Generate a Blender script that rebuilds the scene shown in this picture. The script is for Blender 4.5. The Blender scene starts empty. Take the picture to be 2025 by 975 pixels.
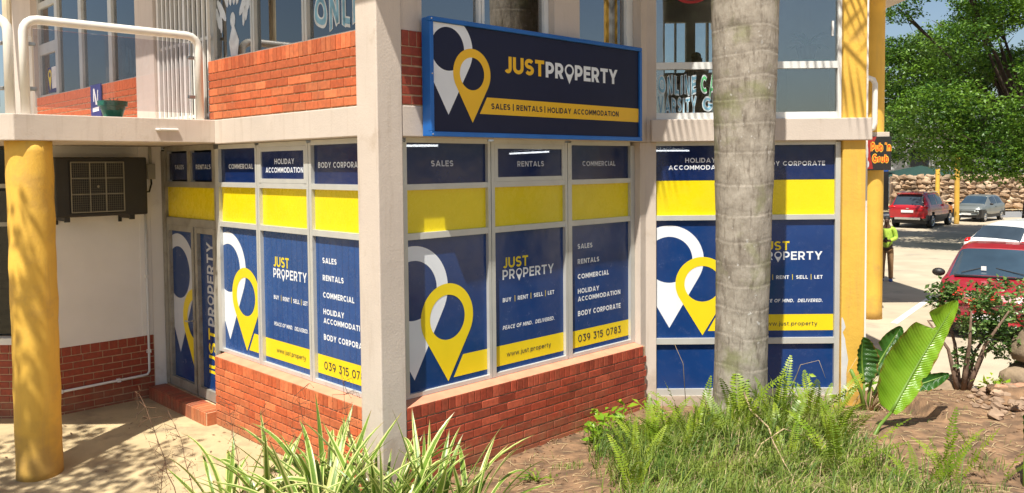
import bpy, bmesh, math, random
import numpy as np
from mathutils import Vector, Matrix, noise

R = math.radians
S = math.sqrt(.5)
rng = random.Random(7)
nr = np.random.RandomState(7)
scene = bpy.context.scene
COL = scene.collection

# ------------------------------------------------------------------ camera
cam = bpy.data.cameras.new('camera')
cam.sensor_width = 36.0
cam.lens = 1649.6 / 2025 * 36
cam.shift_y = (400.8 - 487.5) / 2025
cam.clip_start, cam.clip_end = .05, 900
co = bpy.data.objects.new('camera', cam)
COL.objects.link(co)
pitch, roll, yaw = R(2.573), R(-.510), R(-.423)
fw = Vector((math.sin(yaw) * math.cos(pitch), math.cos(yaw) * math.cos(pitch), -math.sin(pitch)))
rt = Vector((math.cos(yaw), -math.sin(yaw), 0))
up = rt.cross(fw)
r2 = math.cos(roll) * rt + math.sin(roll) * up
u2 = -math.sin(roll) * rt + math.cos(roll) * up
m = Matrix((r2, u2, -fw)).transposed().to_4x4()
m.translation = (0, 0, 3.0)
co.matrix_world = m
scene.camera = co

# ------------------------------------------------------------------ light
SUN_AZ = Vector((.34, .94, 0)).normalized()      # direction the light travels, on the ground
SUN_EL = R(62.6)
w = bpy.data.worlds.new('World')
scene.world = w
w.use_nodes = True
nt = w.node_tree
sky = nt.nodes.new('ShaderNodeTexSky')
sky.sky_type = 'NISHITA'
sky.sun_disc = False
sky.sun_elevation = SUN_EL
sky.sun_rotation = math.atan2(-SUN_AZ.x, -SUN_AZ.y)
sky.air_density, sky.dust_density, sky.ozone_density = 1.0, 1.3, 1.0
bg = nt.nodes['Background']
nt.links.new(sky.outputs[0], bg.inputs[0])
bg.inputs[1].default_value = .076
sl = bpy.data.lights.new('sun', 'SUN')
sl.energy = 5.0
sl.angle = R(.5)
sl.color = (1, .95, .86)
so = bpy.data.objects.new('sun', sl)
COL.objects.link(so)
d = Vector((SUN_AZ.x * math.cos(SUN_EL), SUN_AZ.y * math.cos(SUN_EL), -math.sin(SUN_EL)))
so.rotation_euler = d.to_track_quat('-Z', 'Y').to_euler()
so.location = (-6, -10, 20)
scene.view_settings.view_transform = 'Standard'
scene.view_settings.look = 'None'
scene.view_settings.gamma = 1
scene.view_settings.exposure = .60


# ------------------------------------------------------------------ materials
def mat(name, base, rough=.6, var=.15, scale=4., detail=4, bump=0., bscale=60., metal=0., spec=.5, coat=0., rnd=0., dirt=None, dscale=1.5, dmin=.55, stretch=None, alpha=None, sub=0., bump2=0., b2scale=8., hue=None, splash=None, sz=(.10, .50), streak=None):
    mt = bpy.data.materials.new(name)
    mt.use_nodes = True
    t = mt.node_tree
    b = t.nodes['Principled BSDF']
    N = lambda k: t.nodes.new('ShaderNode' + k)
    L = t.links.new
    geo = N('NewGeometry')
    pos = geo.outputs['Position']
    if stretch:
        mp = N('Mapping'); mp.inputs['Scale'].default_value = stretch
        L(pos, mp.inputs[0]); pos = mp.outputs[0]
    ns = N('TexNoise'); ns.inputs['Scale'].default_value = scale; ns.inputs['Detail'].default_value = detail
    L(pos, ns.inputs['Vector'])
    mr = N('MapRange'); mr.inputs[1].default_value = .3; mr.inputs[2].default_value = .7
    mr.inputs[3].default_value = 1 - var; mr.inputs[4].default_value = 1 + var
    L(ns.outputs[0], mr.inputs[0])
    fac = mr.outputs[0]
    if rnd:
        oi = N('ObjectInfo')
        m2 = N('MapRange'); m2.inputs[3].default_value = 1 - rnd; m2.inputs[4].default_value = 1 + rnd
        L(oi.outputs['Random'], m2.inputs[0])
        mu = N('Math'); mu.operation = 'MULTIPLY'
        L(fac, mu.inputs[0]); L(m2.outputs[0], mu.inputs[1]); fac = mu.outputs[0]
    vm = N('VectorMath'); vm.operation = 'SCALE'
    if hue:
        oi = N('ObjectInfo')
        mx = N('MixRGB'); mx.inputs[1].default_value = (*base, 1); mx.inputs[2].default_value = (*hue, 1)
        ms = N('Math'); ms.operation = 'FRACT'; mm = N('Math'); mm.operation = 'MULTIPLY'; mm.inputs[1].default_value = 7.31
        L(oi.outputs['Random'], mm.inputs[0]); L(mm.outputs[0], ms.inputs[0]); L(ms.outputs[0], mx.inputs[0])
        L(mx.outputs[0], vm.inputs[0])
    else:
        vm.inputs[0].default_value = base
    L(fac, vm.inputs['Scale'])
    out = vm.outputs[0]
    if dirt:
        n2 = N('TexNoise'); n2.inputs['Scale'].default_value = dscale; n2.inputs['Detail'].default_value = 8; n2.inputs['Roughness'].default_value = .65
        L(pos, n2.inputs['Vector'])
        m3 = N('MapRange'); m3.inputs[1].default_value = dmin; m3.inputs[2].default_value = dmin + .2
        L(n2.outputs[0], m3.inputs[0])
        mx = N('MixRGB'); mx.inputs[2].default_value = (*dirt, 1)
        L(m3.outputs[0], mx.inputs[0]); L(out, mx.inputs[1]); out = mx.outputs[0]
    if streak:                                            # rain streaks: noise drawn out along the height
        mp = N('Mapping'); mp.inputs['Scale'].default_value = (7, 7, .55); L(geo.outputs['Position'], mp.inputs[0])
        n4 = N('TexNoise'); n4.inputs['Scale'].default_value = 1.6; n4.inputs['Detail'].default_value = 6; n4.inputs['Roughness'].default_value = .7; L(mp.outputs[0], n4.inputs['Vector'])
        m5 = N('MapRange'); m5.inputs[1].default_value = .54; m5.inputs[2].default_value = .78; m5.inputs[4].default_value = .55; L(n4.outputs[0], m5.inputs[0])
        mx = N('MixRGB'); mx.inputs[2].default_value = (*streak, 1); L(m5.outputs[0], mx.inputs[0]); L(out, mx.inputs[1]); out = mx.outputs[0]
    if splash:                                            # soil and damp stains thrown up from the ground
        sp = N('SeparateXYZ'); L(geo.outputs['Position'], sp.inputs[0])
        n3 = N('TexNoise'); n3.inputs['Scale'].default_value = 7; n3.inputs['Detail'].default_value = 7; L(geo.outputs['Position'], n3.inputs['Vector'])
        ma = N('Math'); ma.operation = 'MULTIPLY_ADD'; ma.inputs[1].default_value = .9; ma.inputs[2].default_value = -.45; L(n3.outputs[0], ma.inputs[0])
        ad = N('Math'); ad.operation = 'ADD'; L(sp.outputs[2], ad.inputs[0]); L(ma.outputs[0], ad.inputs[1])
        m4 = N('MapRange'); m4.inputs[1].default_value = sz[1]; m4.inputs[2].default_value = sz[0]; m4.inputs[3].default_value = 0; m4.inputs[4].default_value = .6; L(ad.outputs[0], m4.inputs[0])
        mx = N('MixRGB'); mx.inputs[2].default_value = (*splash, 1); L(m4.outputs[0], mx.inputs[0]); L(out, mx.inputs[1]); out = mx.outputs[0]
    L(out, b.inputs['Base Color'])
    b.inputs['Roughness'].default_value = rough
    b.inputs['Metallic'].default_value = metal
    b.inputs['Specular IOR Level'].default_value = spec
    b.inputs['Coat Weight'].default_value = coat
    if alpha is not None: b.inputs['Alpha'].default_value = alpha
    if bump or bump2:
        prev = None
        for (amt, sc) in ((bump, bscale), (bump2, b2scale)):
            if not amt: continue
            nb = N('TexNoise'); nb.inputs['Scale'].default_value = sc; nb.inputs['Detail'].default_value = 5
            L(pos, nb.inputs['Vector'])
            bp = N('Bump'); bp.inputs['Strength'].default_value = 1; bp.inputs['Distance'].default_value = amt
            L(nb.outputs[0], bp.inputs['Height'])
            if prev: L(prev.outputs[0], bp.inputs['Normal'])
            prev = bp
        L(prev.outputs[0], b.inputs['Normal'])
    if sub:                                               # thin leaf: light comes through
        tr = N('BsdfTranslucent'); ms = N('MixShader'); ms.inputs[0].default_value = sub
        L(out, tr.inputs[0]); L(b.outputs[0], ms.inputs[1]); L(tr.outputs[0], ms.inputs[2])
        L(ms.outputs[0], t.nodes['Material Output'].inputs[0])
    return mt


def glass_mat(name, tint=(.75, .8, .82), ior=1.5, mirror=0., rough=0.0):
    mt = bpy.data.materials.new(name); mt.use_nodes = True
    t = mt.node_tree; t.nodes.clear(); N = lambda k: t.nodes.new('ShaderNode' + k)
    o = N('OutputMaterial'); fr = N('Fresnel'); fr.inputs[0].default_value = ior
    tr = N('BsdfTransparent'); tr.inputs[0].default_value = (*tint, 1)
    gl = N('BsdfGlossy'); gl.inputs['Roughness'].default_value = rough; gl.inputs[0].default_value = (1, 1, 1, 1)
    mx = N('MixShader'); L = t.links.new
    if mirror:                                            # coated solar glass
        mm = N('Math'); mm.operation = 'ADD'; mm.inputs[1].default_value = mirror; mm.use_clamp = True; L(fr.outputs[0], mm.inputs[0]); fac = mm.outputs[0]
    else: fac = fr.outputs[0]
    L(fac, mx.inputs[0]); L(tr.outputs[0], mx.inputs[1]); L(gl.outputs[0], mx.inputs[2]); L(mx.outputs[0], o.inputs[0])
    return mt


def film_mat(name, base, through, rough=.22, stripes=0., dust=.06):
    """printed one-way film on glass: glossy print with a little of the room behind showing"""
    mt = bpy.data.materials.new(name); mt.use_nodes = True
    t = mt.node_tree; b = t.nodes['Principled BSDF']; N = lambda k: t.nodes.new('ShaderNode' + k); L = t.links.new
    geo = N('NewGeometry'); ns = N('TexNoise'); ns.inputs['Scale'].default_value = 1.3; ns.inputs['Detail'].default_value = 3
    L(geo.outputs['Position'], ns.inputs['Vector'])
    mr = N('MapRange'); mr.inputs[1].default_value = .3; mr.inputs[2].default_value = .7; mr.inputs[3].default_value = .93 if dust < .03 else .86; mr.inputs[4].default_value = 1.05 if dust < .03 else 1.14
    L(ns.outputs[0], mr.inputs[0])
    vm = N('VectorMath'); vm.operation = 'SCALE'; vm.inputs[0].default_value = base; L(mr.outputs[0], vm.inputs['Scale'])
    out = vm.outputs[0]
    if stripes:                                           # hanging blind slats pressing on the film
        dt = N('VectorMath'); dt.operation = 'DOT_PRODUCT'; dt.inputs[1].default_value = (S, -S, 0)
        L(geo.outputs['Position'], dt.inputs[0])
        ml = N('Math'); ml.operation = 'MULTIPLY'; ml.inputs[1].default_value = 9.5; L(dt.outputs['Value'], ml.inputs[0])
        fr = N('Math'); fr.operation = 'FRACT'; L(ml.outputs[0], fr.inputs[0])
        m2 = N('MapRange'); m2.inputs[1].default_value = 0; m2.inputs[2].default_value = .14; m2.inputs[3].default_value = 1 - stripes; m2.inputs[4].default_value = 1
        L(fr.outputs[0], m2.inputs[0])
        v2 = N('VectorMath'); v2.operation = 'SCALE'; L(out, v2.inputs[0]); L(m2.outputs[0], v2.inputs['Scale']); out = v2.outputs[0]
    nd = N('TexNoise'); nd.inputs['Scale'].default_value = 9; nd.inputs['Detail'].default_value = 9; nd.inputs['Roughness'].default_value = .72; L(geo.outputs['Position'], nd.inputs['Vector'])
    md = N('MapRange'); md.inputs[1].default_value = .50; md.inputs[2].default_value = .85; md.inputs[4].default_value = dust; L(nd.outputs[0], md.inputs[0])
    mxd = N('MixRGB'); mxd.inputs[2].default_value = (.42, .40, .36, 1); L(md.outputs[0], mxd.inputs[0]); L(out, mxd.inputs[1]); out = mxd.outputs[0]
    mrr = N('MapRange'); mrr.inputs[1].default_value = .3; mrr.inputs[2].default_value = .75; mrr.inputs[3].default_value = rough * .45; mrr.inputs[4].default_value = rough * 1.7; L(nd.outputs[0], mrr.inputs[0]); L(mrr.outputs[0], b.inputs['Roughness'])
    nw = N('TexNoise'); nw.inputs['Scale'].default_value = 2.4; nw.inputs['Detail'].default_value = 2; L(geo.outputs['Position'], nw.inputs['Vector'])
    bw = N('Bump'); bw.inputs['Distance'].default_value = .002 if dust < .03 else .008; L(nw.outputs[0], bw.inputs['Height']); L(bw.outputs[0], b.inputs['Normal'])
    L(out, b.inputs['Base Color'])
    b.inputs['Specular IOR Level'].default_value = .5
    if through:
        tr = N('BsdfTransparent'); mx = N('MixShader'); mx.inputs[0].default_value = through
        L(b.outputs[0], mx.inputs[1]); L(tr.outputs[0], mx.inputs[2]); L(mx.outputs[0], t.nodes['Material Output'].inputs[0])
    return mt


def leaf_mat(name, c1, c2, sub=.35, rough=.4, uvstripe=None, scale=6., hue=False, clump=2.):
    """green leaf; uvstripe = pale margin colour for striped blades (u runs across the blade)"""
    mt = bpy.data.materials.new(name); mt.use_nodes = True
    t = mt.node_tree; b = t.nodes['Principled BSDF']; N = lambda k: t.nodes.new('ShaderNode' + k); L = t.links.new
    geo = N('NewGeometry'); ns = N('TexNoise'); ns.inputs['Scale'].default_value = scale; ns.inputs['Detail'].default_value = 3
    L(geo.outputs['Position'], ns.inputs['Vector'])
    rp = N('MapRange'); rp.inputs[1].default_value = .35; rp.inputs[2].default_value = .65
    if hue:
        n5 = N('TexNoise'); n5.inputs['Scale'].default_value = clump; n5.inputs['Detail'].default_value = 2; L(geo.outputs['Position'], n5.inputs['Vector'])
        m5 = N('MapRange'); m5.inputs[1].default_value = .36; m5.inputs[2].default_value = .64; m5.inputs[3].default_value = -.35; m5.inputs[4].default_value = .45; L(n5.outputs[0], m5.inputs[0])
        a5 = N('Math'); a5.operation = 'ADD'; L(geo.outputs['Random Per Island'], a5.inputs[0]); L(m5.outputs[0], a5.inputs[1])
        L(a5.outputs[0], rp.inputs[0]); rp.inputs[1].default_value = 0; rp.inputs[2].default_value = 1
    else:
        L(ns.outputs[0], rp.inputs[0])
    mx = N('MixRGB'); mx.inputs[1].default_value = (*c1, 1); mx.inputs[2].default_value = (*c2, 1)
    L(rp.outputs[0], mx.inputs[0]); out = mx.outputs[0]
    if uvstripe:
        uv = N('UVMap'); sx = N('SeparateXYZ'); L(uv.outputs[0], sx.inputs[0])
        su = N('Math'); su.operation = 'SUBTRACT'; su.inputs[1].default_value = .5; L(sx.outputs[0], su.inputs[0])
        ab = N('Math'); ab.operation = 'ABSOLUTE'; L(su.outputs[0], ab.inputs[0])
        oi = N('ObjectInfo')
        th = N('MapRange'); th.inputs[3].default_value = .22; th.inputs[4].default_value = .42; L(oi.outputs['Random'], th.inputs[0])
        gt = N('Math'); gt.operation = 'GREATER_THAN'; L(ab.outputs[0], gt.inputs[0]); L(th.outputs[0], gt.inputs[1])
        # thin pale lines inside the green
        wv = N('Math'); wv.operation = 'MULTIPLY'; wv.inputs[1].default_value = 9; L(sx.outputs[0], wv.inputs[0])
        fr = N('Math'); fr.operation = 'FRACT'; L(wv.outputs[0], fr.inputs[0])
        lt = N('Math'); lt.operation = 'LESS_THAN'; lt.inputs[1].default_value = .16; L(fr.outputs[0], lt.inputs[0])
        hf = N('Math'); hf.operation = 'MULTIPLY'; hf.inputs[1].default_value = .45; L(lt.outputs[0], hf.inputs[0])
        ma = N('Math'); ma.operation = 'MAXIMUM'; L(gt.outputs[0], ma.inputs[0]); L(hf.outputs[0], ma.inputs[1])
        m2 = N('MixRGB'); m2.inputs[2].default_value = (*uvstripe, 1); L(ma.outputs[0], m2.inputs[0]); L(out, m2.inputs[1]); out = m2.outputs[0]
        # browned tips
        tp = N('MapRange'); tp.inputs[1].default_value = .90; tp.inputs[2].default_value = 1; L(sx.outputs[1], tp.inputs[0])
        m4 = N('MixRGB'); m4.inputs[2].default_value = (.30, .16, .05, 1); L(tp.outputs[0], m4.inputs[0]); L(out, m4.inputs[1]); out = m4.outputs[0]
    L(out, b.inputs['Base Color']); b.inputs['Roughness'].default_value = rough
    tr = N('BsdfTranslucent'); ms = N('MixShader'); ms.inputs[0].default_value = sub
    L(out, tr.inputs[0]); L(b.outputs[0], ms.inputs[1]); L(tr.outputs[0], ms.inputs[2])
    L(ms.outputs[0], t.nodes['Material Output'].inputs[0])
    return mt


def emit_mat(name, c, s):
    mt = bpy.data.materials.new(name); mt.use_nodes = True
    b = mt.node_tree.nodes['Principled BSDF']
    b.inputs['Emission Color'].default_value = (*c, 1); b.inputs['Emission Strength'].default_value = s
    return mt


M = {}
M['beige'] = mat('beige_paint', (.60, .515, .435), .75, .07, 1.2, bump=.0018, bscale=55, dirt=(.42, .33, .24), dscale=2.3, dmin=.60, streak=(.40, .32, .24), splash=(.26, .17, .10), sz=(.0, .55), bump2=.002, b2scale=9)
M['white_wall'] = mat('white_wall_paint', (.80, .775, .73), .8, .06, 1.5, bump=.001, bscale=50, dirt=(.5, .44, .36), dscale=1.2, dmin=.62)
M['yellow_paint'] = mat('yellow_column_paint', (.76, .455, .065), .62, .10, 2.0, bump=.0020, bscale=45, bump2=.0035, b2scale=14, dirt=(.58, .34, .08), dscale=2.6, dmin=.56, streak=(.52, .31, .09), splash=(.30, .18, .07), sz=(-.05, .50))
M['worn_white'] = mat('worn_white_paint', (.6, .6, .58), .7)
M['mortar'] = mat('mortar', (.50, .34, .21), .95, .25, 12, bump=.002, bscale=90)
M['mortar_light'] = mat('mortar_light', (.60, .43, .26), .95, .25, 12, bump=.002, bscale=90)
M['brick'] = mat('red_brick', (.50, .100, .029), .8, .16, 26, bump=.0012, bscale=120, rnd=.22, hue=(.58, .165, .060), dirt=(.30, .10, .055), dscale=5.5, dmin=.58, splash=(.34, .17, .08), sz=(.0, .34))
M['brick_shaded'] = mat('shaded_red_brick', (.33, .050, .022), .62, .20, 26, bump=.001, bscale=120, rnd=.26, hue=(.42, .085, .04), dirt=(.24, .07, .045), dscale=4.5, dmin=.57, splash=(.30, .15, .08), sz=(.0, .34))  # same red brick, with weaker sun and shade put into its colour
M['sill'] = mat('brick_sill_render', (.62, .27, .16), .75, .12, 6, bump=.001, bscale=60)
M['alu'] = mat('silver_window_frame', (.58, .58, .54), .42, .08, 3, metal=.25, dirt=(.40, .37, .31), dscale=5, dmin=.62)
M['alu_dull'] = mat('weathered_frame', (.34, .32, .27), .5, .15, 5, metal=.3, dirt=(.22, .19, .14), dscale=6, dmin=.5)
M['white_frame'] = mat('white_window_frame', (.74, .75, .72), .4, .06, 4, dirt=(.55, .52, .46), dscale=4, dmin=.64)
M['film_blue'] = film_mat('blue_window_film', (.008, .043, .170), .0, .2)
M['film_blue_slat'] = film_mat('blue_film_over_blinds', (.020, .076, .245), .0, .24, stripes=.45)
M['film_top'] = film_mat('blue_transom_film', (.008, .024, .105), .10, .16)
M['film_yellow'] = film_mat('yellow_window_film', (.84, .66, .008), .0, .28, dust=.015)
M['vinyl_white'] = mat('white_vinyl', (.80, .83, .86), .4, .03)
M['vinyl_dim'] = mat('shaded_white_grey_vinyl', (.55, .57, .62), .4, .03)  # white vinyl with shade put into its colour; also the grey pub print
M['vinyl_yellow'] = mat('yellow_vinyl', (.84, .64, .012), .4, .03)
M['vinyl_navy'] = mat('navy_vinyl', (.012, .016, .05), .4, .03)
M['sign_navy'] = mat('navy_sign_face', (.014, .018, .050), .5, .05, spec=.22)
M['sign_blue'] = mat('blue_sign_frame', (.012, .13, .46), .38, .10, 3, metal=.15)
M['sign_amber'] = mat('amber_vinyl', (.90, .52, .008), .4, .03)
M['glass'] = glass_mat('window_glass', (.82, .88, .88), 1.5, mirror=.15)
M['glass_dark'] = glass_mat('dark_window_glass', (.64, .68, .70), 1.5, mirror=.13)
M['glass_plain'] = glass_mat('plain_dark_glass', (.30, .33, .34), 1.45)
M['glass_mirror'] = glass_mat('reflective_window_glass', (.45, .52, .56), 1.6, mirror=.24)
M['glass_rail'] = glass_mat('railing_glass', (.86, .84, .86), 1.45)
M['white_tube'] = mat('white_railing_paint', (.80, .77, .70), .4, .05, 6)
M['steel'] = mat('steel_clamp', (.35, .35, .34), .35, .1, 8, metal=.8)
M['black'] = mat('black_plastic', (.018, .017, .016), .5, .2, 6)
M['ac_black'] = mat('black_casing', (.020, .017, .013), .5, .2, 3, dirt=(.05, .04, .03), dscale=3, dmin=.6)
M['ac_wire'] = mat('grey_wire_grille', (.11, .10, .07), .5, .1)
M['pvc'] = mat('white_pipe', (.75, .74, .70), .4, .05)
M['grey_box'] = mat('grey_plastic_box', (.36, .34, .28), .6, .1)
M['inner'] = mat('room_wall', (.55, .54, .52), .8, .1, 2)
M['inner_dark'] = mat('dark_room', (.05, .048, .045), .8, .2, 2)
M['ceil'] = mat('room_ceiling', (.45, .45, .43), .8)
M['floorin'] = mat('room_floor', (.16, .14, .12), .5)
M['tube_lit'] = emit_mat('lit_tube', (.92, .97, 1), 70)
M['curtain'] = mat('pale_blue_blind', (.62, .74, .80), .8, .06, 3)
M['paving'] = mat('concrete_paving', (.47, .365, .205), .9, .16, 2.2, 8, bump=.003, bscale=70, dirt=(.25, .19, .12), dscale=2.4, dmin=.52, bump2=.006, b2scale=6)
M['road'] = mat('pale_road_surface', (.46, .385, .275), .9, .14, 1.1, 8, bump=.004, bscale=60, dirt=(.29, .25, .20), dscale=.9, dmin=.55)
M['asphalt'] = mat('grey_asphalt', (.22, .22, .22), .9, .12, 2, bump=.004, bscale=60)
M['marking'] = mat('white_road_paint', (.74, .72, .66), .8, .15, 9)
M['soil'] = mat('garden_soil', (.225, .132, .070), .95, .50, 7, 12, bump=.014, bscale=40, dirt=(.11, .068, .04), dscale=7.5, dmin=.48, bump2=.03, b2scale=7)
M['straw'] = mat('dry_straw', (.48, .36, .20), .8, .3, 20, rnd=.2)
M['twig'] = mat('dry_brown_stem', (.14, .07, .035), .8, .3, 20)
M['bark'] = mat('tree_bark', (.055, .035, .024), .9, .4, 8, bump=.02, bscale=12)
M['bush_bark'] = mat('bush_bark', (.19, .12, .08), .9, .3, 12, bump=.004, bscale=40)
M['stone'] = mat('wall_stone', (.29, .18, .10), .85, .3, 3, bump=.02, bscale=9, rnd=.30, hue=(.48, .35, .23))
M['rock'] = mat('garden_rock', (.30, .22, .14), .9, .3, 5, 8, bump=.012, bscale=22, dirt=(.17, .12, .08), dscale=4, dmin=.5)
M['rubble'] = mat('rubble_stone', (.44, .33, .22), .9, .3, 9, bump=.004, bscale=50, rnd=.3, hue=(.38, .20, .12))
M['red_paint'] = mat('red_car_paint', (.42, .006, .012), .32, .06, 2, coat=.8)
M['red_paint_dull'] = mat('red_car_paint_older', (.30, .007, .018), .38, .08, 2, coat=.6)
M['white_paint'] = mat('white_car_paint', (.78, .78, .76), .35, .03, 2, coat=.6)
M['silver_paint'] = mat('silver_car_paint', (.20, .215, .20), .35, .05, 2, metal=.3, coat=.6)
M['cladding'] = mat('grey_cladding', (.10, .10, .10), .6, .1)
M['chrome'] = mat('bright_metal', (.65, .65, .65), .2, .05, metal=.9)
M['car_glass'] = mat('car_glass', (.035, .05, .065), .06, .2, 2, spec=.9)
M['car_glass_pale'] = mat('windscreen_glass', (.035, .06, .085), .06, .3, 1.2, spec=.9)
M['tyre'] = mat('tyre_rubber', (.014, .014, .014), .8)
M['lamp_red'] = mat('red_lamp', (.5, .01, .01), .2)
M['lamp_clear'] = mat('clear_lamp', (.62, .64, .66), .12, .1, 20)
M['blue_wall'] = mat('blue_wall_paint', (.02, .085, .33), .7, .08, 1)
M['far_white'] = mat('white_far_wall', (.72, .72, .70), .8, .06, 1)
M['far_roof'] = mat('far_roof', (.30, .29, .28), .8, .1, 1)
M['shade_net'] = mat('dark_green_net', (.012, .045, .035), .8, .1)
M['skin'] = mat('dark_skin', (.075, .035, .02), .55)
M['hair'] = mat('black_hair', (.012, .01, .009), .7)
M['lime'] = mat('lime_jacket', (.38, .55, .06), .8, .15, 14)
M['khaki'] = mat('brown_trousers', (.25, .14, .065), .85, .15, 14)
M['shoe'] = mat('blue_shoe', (.04, .07, .24), .6)
M['shirt_dark'] = mat('dark_shirt', (.03, .03, .035), .8)
M['green_pot'] = mat('green_plastic_pot', (.012, .17, .11), .4, .1, 3)
M['poster_blue'] = mat('blue_board', (.03, .03, .17), .5)
M['paper'] = mat('white_paper', (.78, .78, .76), .6)
M['pub_dark'] = mat('dark_sign_board', (.018, .018, .018), .4)
M['pub_red'] = mat('red_sign_print', (.30, .02, .015), .4)
M['pub_orange'] = mat('orange_lettering', (.80, .10, .015), .4)
M['pub_yellow'] = mat('yellow_lettering', (.9, .55, .05), .4)
M['paint_blue'] = mat('blue_window_paint', (.20, .42, .56), .6, .3, 9)
M['paint_white'] = mat('white_window_paint', (.62, .68, .70), .6, .2, 9)
M['paint_green'] = mat('green_window_paint', (.10, .50, .18), .6, .2, 9)
M['orn'] = mat('pale_window_paint', (.62, .66, .70), .6, .15, 12)
M['flag_red'] = mat('red_cloth', (.36, .03, .03), .8)
M['flag_green'] = mat('green_cloth', (.02, .22, .12), .8)
M['frond'] = leaf_mat('fern_leaf', (.17, .29, .014), (.36, .45, .035), .35)
M['frond_dark'] = leaf_mat('fern_leaf_dark', (.13, .23, .014), (.26, .36, .025), .35)
M['flax'] = leaf_mat('striped_leaf', (.085, .19, .014), (.17, .30, .025), .28, .35, uvstripe=(.66, .68, .26))
M['grass'] = leaf_mat('grass_blade', (.065, .14, .014), (.26, .33, .05), .3, .6, hue=True)
M['bush_leaf'] = leaf_mat('bush_leaf', (.035, .10, .016), (.20, .30, .08), .25, .35, hue=True)
M['young_leaf'] = leaf_mat('young_leaf', (.16, .33, .015), (.36, .50, .03), .35, .35, hue=True)
M['tree_leaf'] = leaf_mat('tree_leaf', (.030, .090, .010), (.15, .28, .022), .32, .45, hue=True, clump=.55)
M['tree_leaf_far'] = leaf_mat('far_tree_leaf', (.03, .075, .015), (.10, .18, .03), .3, .5, hue=True)
M['palm_leaf'] = leaf_mat('palm_leaf', (.04, .12, .012), (.08, .18, .02), .3, .4)
M['flower'] = mat('red_flower', (.60, .035, .012), .6, .3, 30)


# ------------------------------------------------------------------ helpers
class Frame:
    """local frame of a wall: a along the wall (left to right from outside), n outwards, z up"""
    def __init__(s, o, e1):
        s.o = Vector((o[0], o[1], 0)); s.e = Vector((e1[0], e1[1], 0)); s.n = Vector((e1[1], -e1[0], 0))

    def __call__(s, a, n, z):
        p = s.o + s.e * a + s.n * n
        return (p.x, p.y, z)


FA = Frame((4.284 * S, 4.284 * S), (S, -S))           # a = -u, wall face n = 0
FB = Frame((-6.0 * S, 6.0 * S), (S, S))               # a = v
FC = Frame((0, 10.05), (1, 0))                        # a = x
FD = Frame((-11.05 * S, 11.05 * S), (S, S))           # wall with the air conditioner
FF = Frame((-9.17 * S, 9.17 * S), (S, S))             # balcony edge
FE = Frame((0, 9.90), (1, 0))                         # left wall
WORLD = Frame((0, 0), (1, 0))                         # a = x, n = -y


def uv(u, v, z=0.):
    return Vector(((v - u) * S, (u + v) * S, z))


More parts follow.
